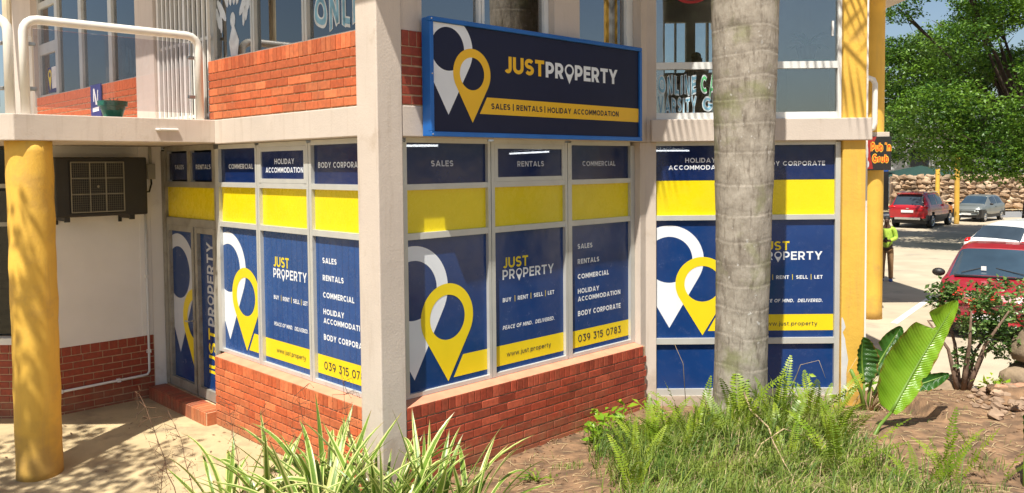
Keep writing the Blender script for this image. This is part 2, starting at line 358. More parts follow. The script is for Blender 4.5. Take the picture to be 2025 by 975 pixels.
class MB:
    def __init__(s):
        s.v = []; s.f = []; s.uv = None

    def quad(s, *p):
        i = len(s.v); s.v += [tuple(q) for q in p]; s.f.append(tuple(range(i, i + len(p))))

    def box(s, fr, a0, a1, n0, n1, z0, z1):
        i = len(s.v)
        for z in (z0, z1):
            for (a, n) in ((a0, n1), (a1, n1), (a1, n0), (a0, n0)):
                s.v.append(fr(a, n, z))
        for q in ((3, 2, 1, 0), (4, 5, 6, 7), (0, 1, 5, 4), (1, 2, 6, 5), (2, 3, 7, 6), (3, 0, 4, 7)):
            s.f.append(tuple(i + k for k in q))

    def prism(s, pts, z0, z1):
        """pts: world xy, counter-clockwise seen from above"""
        i = len(s.v); n = len(pts)
        s.v += [(p[0], p[1], z0) for p in pts] + [(p[0], p[1], z1) for p in pts]
        s.f.append(tuple(range(i + n - 1, i - 1, -1))); s.f.append(tuple(range(i + n, i + 2 * n)))
        for k in range(n):
            j = (k + 1) % n
            s.f.append((i + k, i + j, i + n + j, i + n + k))

    def tube(s, pts, r, seg=8, caps=True):
        pts = [Vector(p) for p in pts]
        rs = r if isinstance(r, (list, tuple)) else [r] * len(pts)
        i0 = len(s.v); x = None
        for k, p in enumerate(pts):
            t = (pts[min(k + 1, len(pts) - 1)] - pts[max(k - 1, 0)]).normalized()
            if x is None:
                x = t.orthogonal().normalized()
            else:
                x = (x - t * x.dot(t))
                x = x.normalized() if x.length > 1e-6 else t.orthogonal().normalized()
            y = t.cross(x)
            for j in range(seg):
                a = 2 * math.pi * j / seg
                s.v.append(tuple(p + (x * math.cos(a) + y * math.sin(a)) * rs[k]))
        for k in range(len(pts) - 1):
            for j in range(seg):
                a = i0 + k * seg + j; b = i0 + k * seg + (j + 1) % seg
                s.f.append((a, b, b + seg, a + seg))
        if caps:
            s.f.append(tuple(i0 + j for j in range(seg - 1, -1, -1)))
            s.f.append(tuple(i0 + (len(pts) - 1) * seg + j for j in range(seg)))

    def lathe(s, c, prof, seg=24):
        i0 = len(s.v)
        for (r, z) in prof:
            for j in range(seg):
                a = 2 * math.pi * j / seg
                s.v.append((c[0] + r * math.cos(a), c[1] + r * math.sin(a), c[2] + z))
        for k in range(len(prof) - 1):
            for j in range(seg):
                a = i0 + k * seg + j; b = i0 + k * seg + (j + 1) % seg
                s.f.append((a, b, b + seg, a + seg))
        s.f.append(tuple(i0 + j for j in range(seg - 1, -1, -1)))
        s.f.append(tuple(i0 + (len(prof) - 1) * seg + j for j in range(seg)))

    def blob(s, c, rad, seg=10, rings=7, jit=0., rot=None):
        i0 = len(s.v); c = Vector(c)
        if not hasattr(rad, '__len__'): rad = (rad,) * 3
        for k in range(rings + 1):
            th = math.pi * k / rings
            for j in range(seg):
                ph = 2 * math.pi * j / seg
                q = Vector((math.sin(th) * math.cos(ph), math.sin(th) * math.sin(ph), math.cos(th)))
                f = 1 + (jit * noise.noise(q * 1.7 + c * 3.1) if jit else 0)
                p = Vector((q.x * rad[0], q.y * rad[1], q.z * rad[2])) * f
                if rot is not None: p = rot @ p
                s.v.append(tuple(c + p))
        for k in range(rings):
            for j in range(seg):
                a = i0 + k * seg + j; b = i0 + k * seg + (j + 1) % seg
                s.f.append((a, a + seg, b + seg, b))

    def mesh(s, name, mats, smooth=False, bevel=0., weld=False, fi=None):
        me = bpy.data.meshes.new(name)
        me.from_pydata(s.v, [], s.f)
        if not isinstance(mats, (list, tuple)): mats = [mats]
        for q in mats: me.materials.append(q)
        if fi:
            me.polygons.foreach_set('material_index', fi)
        if bevel or weld:
            b = bmesh.new(); b.from_mesh(me)
            if weld: bmesh.ops.remove_doubles(b, verts=b.verts, dist=1e-5)
            if bevel:
                bmesh.ops.bevel(b, geom=list(b.edges), offset=bevel, segments=1 if bevel < .006 else 2, affect='EDGES', profile=.5)
            b.to_mesh(me); b.free()
        if smooth:
            me.polygons.foreach_set('use_smooth', [True] * len(me.polygons))
        return me

    def build(s, name, mats, parent=None, smooth=False, bevel=0., weld=False, **tags):
        return link(name, s.mesh(name, mats, smooth, bevel, weld), parent, **tags)


def link(name, data, parent=None, mw=None, **tags):
    o = bpy.data.objects.new(name, data)
    COL.objects.link(o)
    if parent is not None:
        o.parent = parent
        o.matrix_parent_inverse = PINV[parent.name]
    if mw is not None: o.matrix_basis = mw
    PINV[o.name] = (PW(parent) @ (mw if mw is not None else Matrix())).inverted()
    for k, v in tags.items():
        if v: o[{'cat': 'category'}.get(k, k)] = v
    return o


PINV = {}


def PW(parent):
    # children are written in world coordinates: the parent inverse cancels the parent, so a child's world matrix is its own basis
    return Matrix()


def thing(name, loc, label, cat, group=None, rz=0.):
    o = bpy.data.objects.new(name, None)
    COL.objects.link(o)
    mw = Matrix.Translation(loc) @ Matrix.Rotation(rz, 4, 'Z')
    o.matrix_basis = mw
    o.empty_display_size = .2
    PINV[o.name] = mw.inverted()
    o['label'] = label; o['category'] = cat
    if group: o['group'] = group
    return o


def sstep(a, b, x):
    t = min(1, max(0, (x - a) / (b - a)))
    return t * t * (3 - 2 * t)


# ------------------------------------------------------------------ drawn lettering
def arc(cx, cy, rx, ry, a0, a1, n=None):
    n = n or max(4, int(abs(a1 - a0) / 15))
    return [(cx + rx * math.cos(R(a0 + (a1 - a0) * i / n)), cy + ry * math.sin(R(a0 + (a1 - a0) * i / n))) for i in range(n + 1)]


def glyph(ch, t):
    h = t / 2; T = 1 - h; B = h; mid = .52
    def bowl(x0, x1, y0, y1):
        r = (y1 - y0) / 2
        return [(x0, y0), (x1 - r, y0)] + arc(x1 - r, (y0 + y1) / 2, r, r, -90, 90, 10)[1:] + [(x0, y1)]
    xh = .72; X = xh - h
    if ch == ' ': return .34, []
    if ch == '|': return .16, [[(.08, -.12), (.08, 1.12)]]
    if ch == '.': return t * 1.5, [[(t * .75, 0), (t * .75, t)]]
    if ch == 'A': return .96, [[(h * .7, -.1), (.48, 1.0 + h * .2), (.96 - h * .7, -.1)], [(.2, .27), (.76, .27)]]
    if ch == 'B': return .74, [[(h, 0), (h, 1)], bowl(h, .70 - h, mid, T), bowl(h, .74 - h, B, mid)]
    if ch == 'C': return .88, [arc(.48, .5, .48 - h, .5 - h, 48, 312, 18)]
    if ch == 'D': return .86, [[(h, 0), (h, 1)], [(h, B), (.36, B)] + arc(.36, .5, .5 - h, .5 - h, -90, 90, 14)[1:] + [(h, T)]]
    if ch == 'E': return .64, [[(h, 0), (h, 1)], [(h, T), (.64, T)], [(h, mid), (.58, mid)], [(h, B), (.64, B)]]
    if ch == 'F': return .62, [[(h, 0), (h, 1)], [(h, T), (.62, T)], [(h, mid), (.56, mid)]]
    if ch == 'G': return .94, [arc(.49, .5, .49 - h, .5 - h, 46, 330, 18) + [(.94 - h, .46)], [(.52, .46), (.94, .46)]]
    if ch == 'H': return .82, [[(h, 0), (h, 1)], [(.82 - h, 0), (.82 - h, 1)], [(h, mid), (.82 - h, mid)]]
    if ch == 'I': return t, [[(h, 0), (h, 1)]]
    if ch == 'J': return .56, [[(.56 - h, 1), (.56 - h, .30)] + arc(.29, .30, .27 - h, .30 - h, 0, -150, 10)[1:]]
    if ch == 'L': return .58, [[(h, 0), (h, 1)], [(h, B), (.58, B)]]
    if ch == 'M': return .94, [[(h, 0), (h, 1)], [(.94 - h, 0), (.94 - h, 1)], [(h * .8, 1.02), (.47, .30), (.94 - h * .8, 1.02)]]
    if ch == 'N': return .84, [[(h, 0), (h, 1)], [(.84 - h, 0), (.84 - h, 1)], [(h, 1.0), (.84 - h, 0)]]
    if ch == 'O': return 1.04, [arc(.52, .5, .52 - h, .5 - h, 0, 360, 26)]
    if ch == 'P': return .70, [[(h, 0), (h, 1)], bowl(h, .70 - h, .36, T)]
    if ch == 'R': return .74, [[(h, 0), (h, 1)], bowl(h, .71 - h, .40, T), [(.36, .42), (.74 - h * .8, -.1)]]
    if ch == 'S':
        r = (1 - t) / 4
        return .70, [arc(.35, 1 - h - r, .35 - h, r, 28, 270, 12) + arc(.35, h + r, .35 - h, r, 90, -152, 12)[1:]]
    if ch == 'T': return .72, [[(0, T), (.72, T)], [(.36, T), (.36, 0)]]
    if ch == 'U': return .80, [[(h, 1), (h, .38)] + arc(.40, .38, .40 - h, .38 - h, 180, 360, 12)[1:] + [(.80 - h, 1)]]
    if ch == 'V': return .92, [[(h * .7, 1.1), (.46, 0 - h * .2), (.92 - h * .7, 1.1)]]
    if ch == 'Y': return .84, [[(h * .6, 1.1), (.42, .42), (.84 - h * .6, 1.1)], [(.42, .46), (.42, 0)]]
    if ch == '0': return .76, [arc(.38, .5, .38 - h, .5 - h, 0, 360, 24)]
    if ch == '1': return .40, [[(.40 - h, 0), (.40 - h, T)], [(0, T - .12), (.40 - h, T)]]
    if ch == '3':
        r = (1 - t) / 4
        return .66, [[(.05, T), (.60 - h, T), (.30, .58)], arc(.32, .32, .34 - h, .32 - h, 95, -150, 14)]
    if ch == '5': return .66, [[(.60, T), (.14, T), (.10, .56)] + arc(.32, .33, .34 - h, .33 - h, 110, -150, 14)]
    if ch == '7': return .64, [[(0, T), (.60 - h, T), (.18, 0)]]
    if ch == '8':
        r = (1 - t) / 4
        return .68, [arc(.34, 1 - h - r, .30 - h, r, 0, 360, 16), arc(.34, h + r, .34 - h, r, 0, 360, 16)]
    if ch == '9': return .68, [arc(.34, .66, .34 - h, .34 - h, 0, 360, 18), [(.68 - h, .66), (.62, .40), (.34, 0)]]
    if ch == 'w': return .98, [[(h * .6, xh), (.27, 0 + h * .4), (.49, xh - .02), (.71, 0 + h * .4), (.98 - h * .6, xh)]]
    if ch == 'j': return .20, [[(.12, xh), (.12, -.12)] + arc(.0, -.12, .12, .12, 0, -70, 5)[1:], [(.12, .86), (.12, 1.0)]]
    if ch == 'u': return .60, [[(h, xh), (h, .28)] + arc(.30, .28, .30 - h, .28 - h, 180, 360, 10)[1:] + [(.60 - h, xh)], [(.60 - h, xh), (.60 - h, 0)]]
    if ch == 's':
        r = (xh - t) / 4
        return .52, [arc(.26, xh - h - r, .26 - h, r, 28, 270, 10) + arc(.26, h + r, .26 - h, r, 90, -152, 10)[1:]]
    if ch == 't': return .42, [[(.15, .92), (.15, .2)] + arc(.32, .2, .17, .2 - h, 180, 280, 6)[1:], [(0, X), (.40, X)]]
    if ch == 'p': return .70, [[(h, xh), (h, -.26)], arc(.37, .36, .33 - h, .36 - h, 0, 360, 18)]
    if ch == 'r': return .42, [[(h, 0), (h, xh)], arc(.40, .34, .34, .36 - h, 165, 92, 6)]
    if ch == 'o': return .72, [arc(.36, .36, .36 - h, .36 - h, 0, 360, 18)]
    if ch == 'e': return .68, [arc(.34, .36, .34 - h, .36 - h, 0, 318, 16), [(h, .36), (.68 - h * .6, .36)]]
    if ch == 'y': return .62, [[(h * .6, xh), (.32, .02)], [(.62 - h * .6, xh), (.28, -.18), (.08, -.24)]]
    if ch == 'b': return .68, [[(h, 0), (h, 1)], arc(.36, .36, .32 - h, .36 - h, 0, 360, 16)]
    if ch == 'n': return .60, [[(h, 0), (h, xh)], [(h, .40)] + arc(.31, .40, .29 - h, .32 - h, 180, 0, 10) + [(.60 - h, 0)]]
    if ch == "'": return .18, [[(.1, 1.02), (.06, .74)]]
    return .5, []


def ribbon(pts, h):
    """a stroke of half width h along pts: list of quads"""
    closed = math.dist(pts[0], pts[-1]) < 1e-6
    n = len(pts); P = [Vector((p[0], p[1])) for p in pts]; Lf = []; Rt = []
    for i in range(n):
        if closed:
            a = P[(i - 1) % (n - 1)] if i not in (0, n - 1) else P[n - 2]; b = P[(i + 1) % (n - 1)] if i not in (0, n - 1) else P[1]
        else:
            a = P[i - 1] if i else None; b = P[i + 1] if i < n - 1 else None
        c = P[i]
        d1 = (c - a).normalized() if a is not None else None
        d2 = (b - c).normalized() if b is not None else None
        if d1 is None: d1 = d2
        if d2 is None: d2 = d1
        n1 = Vector((-d1.y, d1.x)); n2 = Vector((-d2.y, d2.x))
        mt = n1 + n2
        if mt.length < 1e-4: mt = n1
        mt.normalize()
        k = h / max(.42, mt.dot(n1))
        Lf.append(c + mt * k); Rt.append(c - mt * k)
    return [(Rt[i], Rt[i + 1], Lf[i + 1], Lf[i]) for i in range(n - 1)]


def pin_shape(cx, cz, Ro, ri, tip):
    """map-pin ring with a pointed tail: quads in the plane"""
    L = cz - tip
    al = math.degrees(math.acos(Ro / L))              # tangent points at -90 +- al
    out = []; inn = []
    angs = [-90 + al + (360 - 2 * al) * i / 46 for i in range(47)]
    for a in angs:
        out.append((cx + Ro * math.cos(R(a)), cz + Ro * math.sin(R(a)))); inn.append((cx + ri * math.cos(R(a)), cz + ri * math.sin(R(a))))
    a0 = out[-1]; tp = (cx, tip); a1 = out[0]; K = 9
    for i in range(1, K + 1):
        f = i / K; out.append((a0[0] + (tp[0] - a0[0]) * f, a0[1] + (tp[1] - a0[1]) * f))
        b = 270 - al + al * f; inn.append((cx + ri * math.cos(R(b)), cz + ri * math.sin(R(b))))
    for i in range(1, K + 1):
        f = i / K; out.append((tp[0] + (a1[0] - tp[0]) * f, tp[1] + (a1[1] - tp[1]) * f))
        b = 270 + al * f; inn.append((cx + ri * math.cos(R(b)), cz + ri * math.sin(R(b))))
    return [(inn[i], out[i], out[i + 1], inn[i + 1]) for i in range(len(out) - 1)]


def lay_text(txt, t, gap, pin_o=False):
    """quads of a line of text at cap height 1, its width, and pin quads kept apart"""
    x = 0; Q = []; k = 0
    for i, ch in enumerate(txt):
        if pin_o and ch == 'O':
            for q in pin_shape(x + .40, .60, .40, .27, -.30): Q.append((tuple((p[0], p[1]) for p in q), 2 + k))
            wd = .80
        else:
            wd, st = glyph(ch, t)
            for s_ in st:
                for q in ribbon(s_, t / 2):
                    Q.append((tuple((p[0] + x, p[1]) for p in q), k % 4 if ch not in 'AVMYR' else k % 4))
                k += 1
        x += wd + gap
        k += 1
    return Q, x - gap


def clip(Q, lo=None, hi=None, axis=1):
    """cut flat quads at a line"""
    out = []
    for q, l in Q:
        poly = list(q)
        for (lim, sg) in ((lo, 1), (hi, -1)):
            if lim is None or not poly: continue
            new = []
            for i in range(len(poly)):
                a = poly[i]; b = poly[(i + 1) % len(poly)]
                da = sg * (a[axis] - lim); db = sg * (b[axis] - lim)
                if da >= 0: new.append(a)
                if (da > 0) != (db > 0) and abs(da - db) > 1e-12:
                    f = da / (da - db); new.append((a[0] + (b[0] - a[0]) * f, a[1] + (b[1] - a[1]) * f))
            poly = new
        if len(poly) > 2: out.append((tuple(poly), l))
    return out


def decal(name, Q, fr, n, material, parent, xf=None, **tags):
    """flat print lying on a pane; layers 0.15 mm apart where strokes cross"""
    mb = MB()
    for q, l in Q:
        pts = [fr(*( (xf(p) if xf else p)[0:1] ), n + .0002 * (l % 5), (xf(p) if xf else p)[1]) for p in q]
        mb.quad(*pts)
    return mb.build(name, material, parent, **tags)


def text(txt, fr, n, x0, x1, z0, cap, material, parent, t=.19, gap=.17, pin_o=False, shear=0., clipit=True, name='lettering', vertical=False):
    Q, W = lay_text(txt, t, gap, pin_o)
    if clipit:
        pins = [q for q in Q if q[1] >= 2 and pin_o and min(p[1] for p in q[0]) < -.02 and max(p[1] for p in q[0]) < .4]
        if pin_o:
            Q = [q for q in Q if q not in pins]
        Q = clip(Q, 0, 1.0) + pins
    sx = (x1 - x0) / W if x1 is not None else cap
    if vertical:
        f = lambda p: (x0 + (1 - p[1]) * cap, z0 + p[0] * (x1 - z0) / W)
    else:
        f = lambda p: (x0 + (p[0] + shear * p[1]) * sx, z0 + p[1] * cap)
    return decal(name, Q, fr, n, material, parent, f)


# ================================================================== ground
def h_ground(x, y):
    v = (x + y) * S; u = (y - x) * S
    a = min(1, max(0, (3.8 - v) / 1.4)) * min(1, max(0, (11 - u) / 1.6)) if x < -1.5 else 0
    return -.12 * a


def h_bed(x, y):
    u = (y - x) * S
    dB = 6.0 - u; dC = 10.05 - y
    if x < -1.2: dw = 7.3 - y
    elif x > 4.25: dw = 10.95 - y
    else: dw = min(dB, dC)
    z = .035 + .34 * sstep(.25, 2.3, dw) + .20 * max(0, 6.4 - y)
    z += .10 * sstep(1.2, 2.6, x) * sstep(0, .8, dw)
    z += .035 * noise.noise(Vector((x * 1.3, y * 1.3, 0))) * min(1, max(0, dw)) + .012 * noise.noise(Vector((x * 5, y * 5, 3)))
    m = 1.
    if x < -1.0:
        f = sstep(7.5 + .25 * noise.noise(Vector((x * 2, 0, 9))), 6.75, y); k = sstep(-1.0, -1.4, x); m = 1 - k + k * f
        m *= sstep(-3.2 + .3 * noise.noise(Vector((y * 2, 5, 9))), -2.5, x)
    if x > 4.0: m *= sstep(11.0 + .3 * noise.noise(Vector((x * 1.6, 2, 1))), 10.3, y)
    m *= sstep(8.4, 7.6, x) if y > 7.5 else 1
    return -.22 * (1 - m) + z * m


def sheet(name, xs, ys, hf, material, smooth=True, **tags):
    nx, ny = len(xs), len(ys)
    v = [(x, y, hf(x, y)) for y in ys for x in xs]
    f = [(j * nx + i, j * nx + i + 1, (j + 1) * nx + i + 1, (j + 1) * nx + i) for j in range(ny - 1) for i in range(nx - 1)]
    me = bpy.data.meshes.new(name); me.from_pydata(v, [], f); me.materials.append(material)
    if smooth: me.polygons.foreach_set('use_smooth', [True] * len(f))
    return link(name, me, **tags)


def span(a, b, n): return [a + (b - a) * i / n for i in range(n + 1)]


far = [-400, -200, -100, -50, -25, -15, -10]
sheet('ground', far + span(-8, -.5, 38) + [1, 5, 10, 25, 50, 100, 200, 400], [-100, -40, -15, -5, 0, 3] + span(4.5, 12.5, 40) + [15, 20, 30, 50, 90, 160, 400], h_ground, M['paving'], kind='structure')
sheet('garden_bed', span(-4.0, 8.6, 126), span(1.2, 11.2, 100), h_bed, M['soil'], kind='structure')
sheet('parking_court', [4.3, 8, 16, 30, 60, 120], [10.6, 14, 20, 30, 44.2], lambda x, y: .004, M['road'], kind='structure')
sheet('road', [-20, 20, 60, 140], [44.2, 46, 49.4], lambda x, y: .006, M['asphalt'], kind='structure')
sheet('pavement', [-20, 20, 60, 140], [49.4, 50.2], lambda x, y: .10, M['paving'], kind='structure')


def stripe(x0, y0, x1, y1, wd):
    mb = MB(); dx, dy = x1 - x0, y1 - y0; l = math.hypot(dx, dy); nx, ny = -dy / l * wd / 2, dx / l * wd / 2
    mb.quad((x0 - nx, y0 - ny, .009), (x1 - nx, y1 - ny, .009), (x1 + nx, y1 + ny, .009), (x0 + nx, y0 + ny, .009))
    mb.build('road_marking', M['marking'], kind='structure')


stripe(6.95, 15.4, 9.2, 18.5, .13)

# ================================================================== shop building
shop = thing('shop_building', uv(6.15, 4.43), 'two-storey red brick and beige corner shop with blue and yellow filmed windows', 'building')


def P(name, mb, material, parent=None, bevel=0., smooth=False, **t):
    return mb.build(name, material, parent or shop, smooth, bevel, **t)


def fbox(name, fr, a0, a1, n0, n1, z0, z1, material, parent=None, bevel=0.):
    mb = MB(); mb.box(fr, a0, a1, n0, n1, z0, z1)
    return P(name, mb, material, parent, bevel)


# corner pillar, full height
fbox('corner_pillar', FB, 4.272, 4.545, -.31, .008, -.1, 6.3, M['beige'], bevel=.010)
# concrete beams at first-floor level
fbox('beam', FA, -9.17, -6.312, -.42, 0, 3.27, 3.545, M['beige'], bevel=.010)
fbox('beam', FB, 4.548, 8.090, -.42, 0, 3.263, 3.545, M['beige'], bevel=.010)
fbox('beam', FC, 1.60, 4.235, -.30, .045, 3.262, 3.53, M['beige'], bevel=.010)
# corner pier between the angled front and the flat front
mb = MB()
pp = [uv(6.05, 8.125), uv(6.05, 8.234), Vector((1.672, 10.10, 0)), Vector((1.672, 10.36, 0)), uv(6.30, 8.234), uv(6.30, 8.125)]
mb.prism([(p.x, p.y) for p in pp], -.1, 3.262)
P('corner_pier', mb, M['beige'], bevel=.006)
mb = MB()
pp = [uv(6.012, 8.095), uv(6.03, 8.234), Vector((1.672, 10.085, 0)), Vector((1.672, 10.36, 0)), uv(6.30, 8.234), uv(6.30, 8.095)]
mb.prism([(p.x, p.y) for p in pp], 3.264, 6.3)
P('corner_pier', mb, M['beige'], bevel=.006)
# low walls behind the bricks (mortar shows in the joints), 9 mm behind the brick faces
LW = .80
fbox('low_wall', FA, -9.292, -6.312, -.30, -.015, -.1, LW - .004, M['mortar_light'])
fbox('low_wall', FB, 4.548, 8.165, -.30, -.013, -.1, LW - .004, M['mortar'])
fbox('low_wall', FA, -9.292, -6.312, -.28, -.016, 3.546, 4.205, M['mortar_light'])
fbox('low_wall', FB, 4.548, 8.09, -.28, -.009, 3.546, 4.205, M['mortar'])
fbox('low_wall', FA, -15.9, -11.31, -.28, -.009, 3.546, 4.205, M['mortar_light'])
fbox('low_wall', FD, 2.8, 4.27, -.24, -.009, -.15, .815, M['mortar'])
fbox('low_wall', FE, -9.5, -5.70, -.24, -.009, -.3, .98, M['mortar'])
fbox('plinth', FC, 1.674, 3.90, -.30, -.05, -.1, .160, M['beige'])
# sloping rendered sills on the low walls
def sill(fr, a0, a1, depth, z0, z1):
    mb = MB()
    mb.quad(fr(a0, 0.0, z0), fr(a1, 0.0, z0), fr(a1, -depth, z1), fr(a0, -depth, z1))
    mb.quad(fr(a0, -.006, z0 - .02), fr(a1, -.006, z0 - .02), fr(a1, 0, z0), fr(a0, 0, z0))
    mb.quad(fr(a0, -depth, z0 - .02), fr(a0, -.006, z0 - .02), fr(a0, 0, z0), fr(a0, -depth, z1))
    P('window_sill', mb, M['sill'])
sill(FA, -9.296, -6.312, .14, .808, .838)
sill(FB, 4.548, 8.115, .155, .806, .838)

# bricks -----------------------------------------------------------------
def brick_mesh(L, H, D, name):
    mb = MB(); mb.box(WORLD, -L / 2, L / 2, -D, 0, -H / 2, H / 2)
    me = mb.mesh(name, M['brick'], bevel=.0035)
    return me
BM = {}
def put_brick(fr, a, z, L, H, material, name='brick', D=.03, proud=0., store=None):
    key = (round(L, 3), round(H, 3), material.name)
    if key not in BM:
        me = brick_mesh(L, H, D, name); me.materials[0] = material; BM[key] = me
    p = Vector(fr(a, proud, z))
    rot = Matrix((fr.e, -fr.n, Vector((0, 0, 1)))).transposed().to_4x4()   # local x along, y into the wall, z up
    mw = Matrix.Translation(p) @ rot
    if store is not None:
        store.append((key, mw)); return
    link(name, BM[key], shop, mw)

def courses(fr, a0, a1, z0, n, material, name='brick', L=.222, J=.010, store=None, pitch=.0855, H=.0725, first=0):
    for k in range(n):
        z = z0 + pitch * (k + .5)
        off = (0 if (k + first) % 2 else (L + J) / 2)
        a = a0 - off
        while a < a1 - .02:
            s = max(a, a0); e = min(a + L, a1)
            if e - s > .035:
                put_brick(fr, (s + e) / 2, z + rng.uniform(-.0012, .0012), e - s, H, material, name, proud=rng.uniform(-.0015, .0015), store=store)
            a += L + J

def rowlock(fr, a0, a1, z0, z1, material, pitch=.0825, store=None, name='sill_brick'):
    n = int((a1 - a0) / pitch); pt = (a1 - a0) / n
    for i in range(n):
        put_brick(fr, a0 + pt * (i + .5), (z0 + z1) / 2, pt - .010, z1 - z0, material, name, proud=rng.uniform(-.001, .002), store=store)

REST = []
courses(FB, 4.552, 8.178, 0.0, 8, M['brick_shaded'])
courses(FA, -9.298, -6.316, 0.0, 8, M['brick'])
rowlock(FB, 4.552, 8.112, .690, .803, M['brick_shaded'])
rowlock(FA, -9.298, -6.316, .690, .805, M['brick'])
# end faces of the wall next to the door
for k in range(8):
    put_brick(Frame(uv(9.292, 4.284), (S, S)), .10, .0855 * (k + .5), .19, .074, M['brick'], store=REST)
put_brick(Frame(uv(9.292, 4.284), (S, S)), .10, .747, .19, .113, M['brick'], store=REST)
# upper storey
upk = []
courses(FA, -9.298, -6.316, 3.548, 6, M['brick'], L=.212, store=upk, pitch=.0880, H=.074)
for i, b in enumerate(upk):
    if i < 52: link('brick', BM[b[0]], shop, b[1])
    else: REST.append(b)
rowlock(FA, -9.298, -6.316, 4.078, 4.214, M['brick'], pitch=.082)
courses(FB, 4.552, 4.90, 3.548, 6, M['brick_shaded'], store=REST, pitch=.088)
courses(FB, 7.80, 8.09, 3.548, 6, M['brick_shaded'], store=REST, pitch=.088)
rowlock(FB, 4.552, 4.90, 4.078, 4.214, M['brick_shaded'], store=REST)
rowlock(FB, 7.80, 8.09, 4.078, 4.214, M['brick_shaded'], store=REST)
courses(FA, -15.9, -11.32, 3.548, 6, M['brick'], store=REST, pitch=.088)
rowlock(FA, -15.9, -11.32, 4.078, 4.214, M['brick'], store=REST, pitch=.09)
courses(FD, 2.82, 4.26, -.06, 9, M['brick_shaded'], store=REST)
rowlock(FD, 2.82, 4.26, .715, .82, M['brick_shaded'], store=REST, pitch=.108)
courses(FE, -8.0, -5.70, -.15, 11, M['brick_shaded'], store=REST, first=1)
rowlock(FE, -8.0, -5.70, .80, .905, M['brick_shaded'], store=REST, pitch=.108)
# the many remaining small bricks as one part
vv = []; ff = []; mi = []; mats = [M['brick'], M['brick_shaded']]
for key, mw in REST:
    me = BM[key]; i = len(vv)
    vv += [tuple(mw @ q.co) for q in me.vertices]
    for p in me.polygons:
        ff.append(tuple(i + k for k in p.vertices)); mi.append(mats.index(me.materials[0]))
me = bpy.data.meshes.new('brickwork'); me.from_pydata(vv, [], ff)
for q in mats: me.materials.append(q)
me.polygons.foreach_set('material_index', mi)
# tone per brick from its island
link('brickwork', me, shop, kind='stuff')
for q in mats:
    pass

# walls -----------------------------------------------------------------
fbox('wall', FD, 2.86, 4.262, -.22, -.002, .822, 3.283, M['white_wall'])
fbox('wall', FD, 4.268, 4.43, -.22, -.012, -.05, 3.283, M['white_wall'])
fbox('wall_strip', FD, 4.12, 4.20, 0.0, .012, .83, 3.28, M['white_wall'])
# upper wall strip beside the pillar and piers between upper windows
fbox('pier', FB, 4.548, 4.80, -.24, -.022, 4.217, 6.3, M['beige'])
fbox('pier', FB, 6.62, 7.03, -.26, -.05, 4.217, 6.3, M['beige'])
fbox('pier', FA, -11.40, -10.80, -.30, .02, 3.545, 6.3, M['beige'], bevel=.006)
fbox('pier', FA, -17.6, -16.12, -.30, 0, 3.545, 6.3, M['beige'])
# yellow square pillar at the right end
pl = fbox('yellow_pillar', FC, 3.905, 4.185, -.30, -.012, -.1, 6.35, M['yellow_paint'], bevel=.012)
pl['label'] = 'square yellow pillar with worn white edge'
mb = MB()
ed = [(.09, .05), (.25, .075), (.42, .06), (.60, .085), (.80, .05), (.86, .045), (.94, .015), (1.0, .05), (1.08, .03), (1.12, .012)]
for (z0, w0), (z1, w1) in zip(ed, ed[1:]):
    mb.quad(FC(3.906, -.0105, z0), FC(3.906 + w0, -.0105, z0), FC(3.906 + w1, -.0105, z1), FC(3.906, -.0105, z1))
P('bare_paint_patch', mb, M['worn_white'])
# roof with overhanging eaves
mb = MB()
rp = [uv(16.5, 3.33), uv(5.155, 3.33), uv(5.155, 7.85), Vector((2.0, 9.74, 0)), Vector((4.9, 9.74, 0)), Vector((4.9, 19, 0)), Vector((-9, 19, 0))]
mb.prism([(p.x, p.y) for p in rp], 6.44, 6.62)
P('roof', mb, M['beige'])

# rooms: floors, ceilings and back walls behind the glass ----------------
def poly(name, pts, z0, z1, material):
    mb = MB(); mb.prism([(p[0], p[1]) for p in pts], z0, z1); return P(name, mb, material)
def inner_pts(i):
    return [uv(16.0, 4.284 + i), uv(6.0 + i, 4.284 + i), uv(6.0 + i, 8.234 + i * .42), Vector((4.15, 10.05 + i, 0)), Vector((4.15, 16.4, 0)), Vector((-6.8, 16.4, 0))]
poly('upper_floor', inner_pts(.43), 3.30, 3.544, M['floorin'])
poly('ceiling', inner_pts(.30), 6.10, 6.30, M['ceil'])
# dark back walls of the ground floor
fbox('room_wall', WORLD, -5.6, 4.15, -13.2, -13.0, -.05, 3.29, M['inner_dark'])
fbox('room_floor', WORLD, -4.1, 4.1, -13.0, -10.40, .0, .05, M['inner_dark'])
fbox('party_wall', WORLD, 4.19, 4.33, -16.5, -10.37, -.05, 6.3, M['white_wall'])
# upper back wall with bright window openings to the sky behind
yb = 16.2; ops = [(2.85, 3.05), (3.08, 3.26), (3.44, 3.66), (3.70, 3.95)]
def back(a0, a1, z0, z1): fbox('room_wall', WORLD, a0, a1, -yb - .15, -yb, z0, z1, M['inner'])
back(-6.8, 4.15, 3.545, 4.75); back(-6.8, 4.15, 5.72, 6.1)
xs = [-6.8, 1.4, 1.6, 1.9, 2.0] + [q for o in ops for q in o] + [4.15]
back(-6.8, 2.85, 4.76, 5.71)
back(3.055, 3.075, 4.76, 5.71); back(3.265, 3.435, 4.76, 5.71); back(3.665, 3.695, 4.76, 5.71); back(3.955, 4.15, 4.76, 5.71)
fbox('room_wall', Frame(uv(9.3, 4.284), (S, S)), .45, 4.2, .0, .12, 3.55, 6.09, M['inner_dark'])

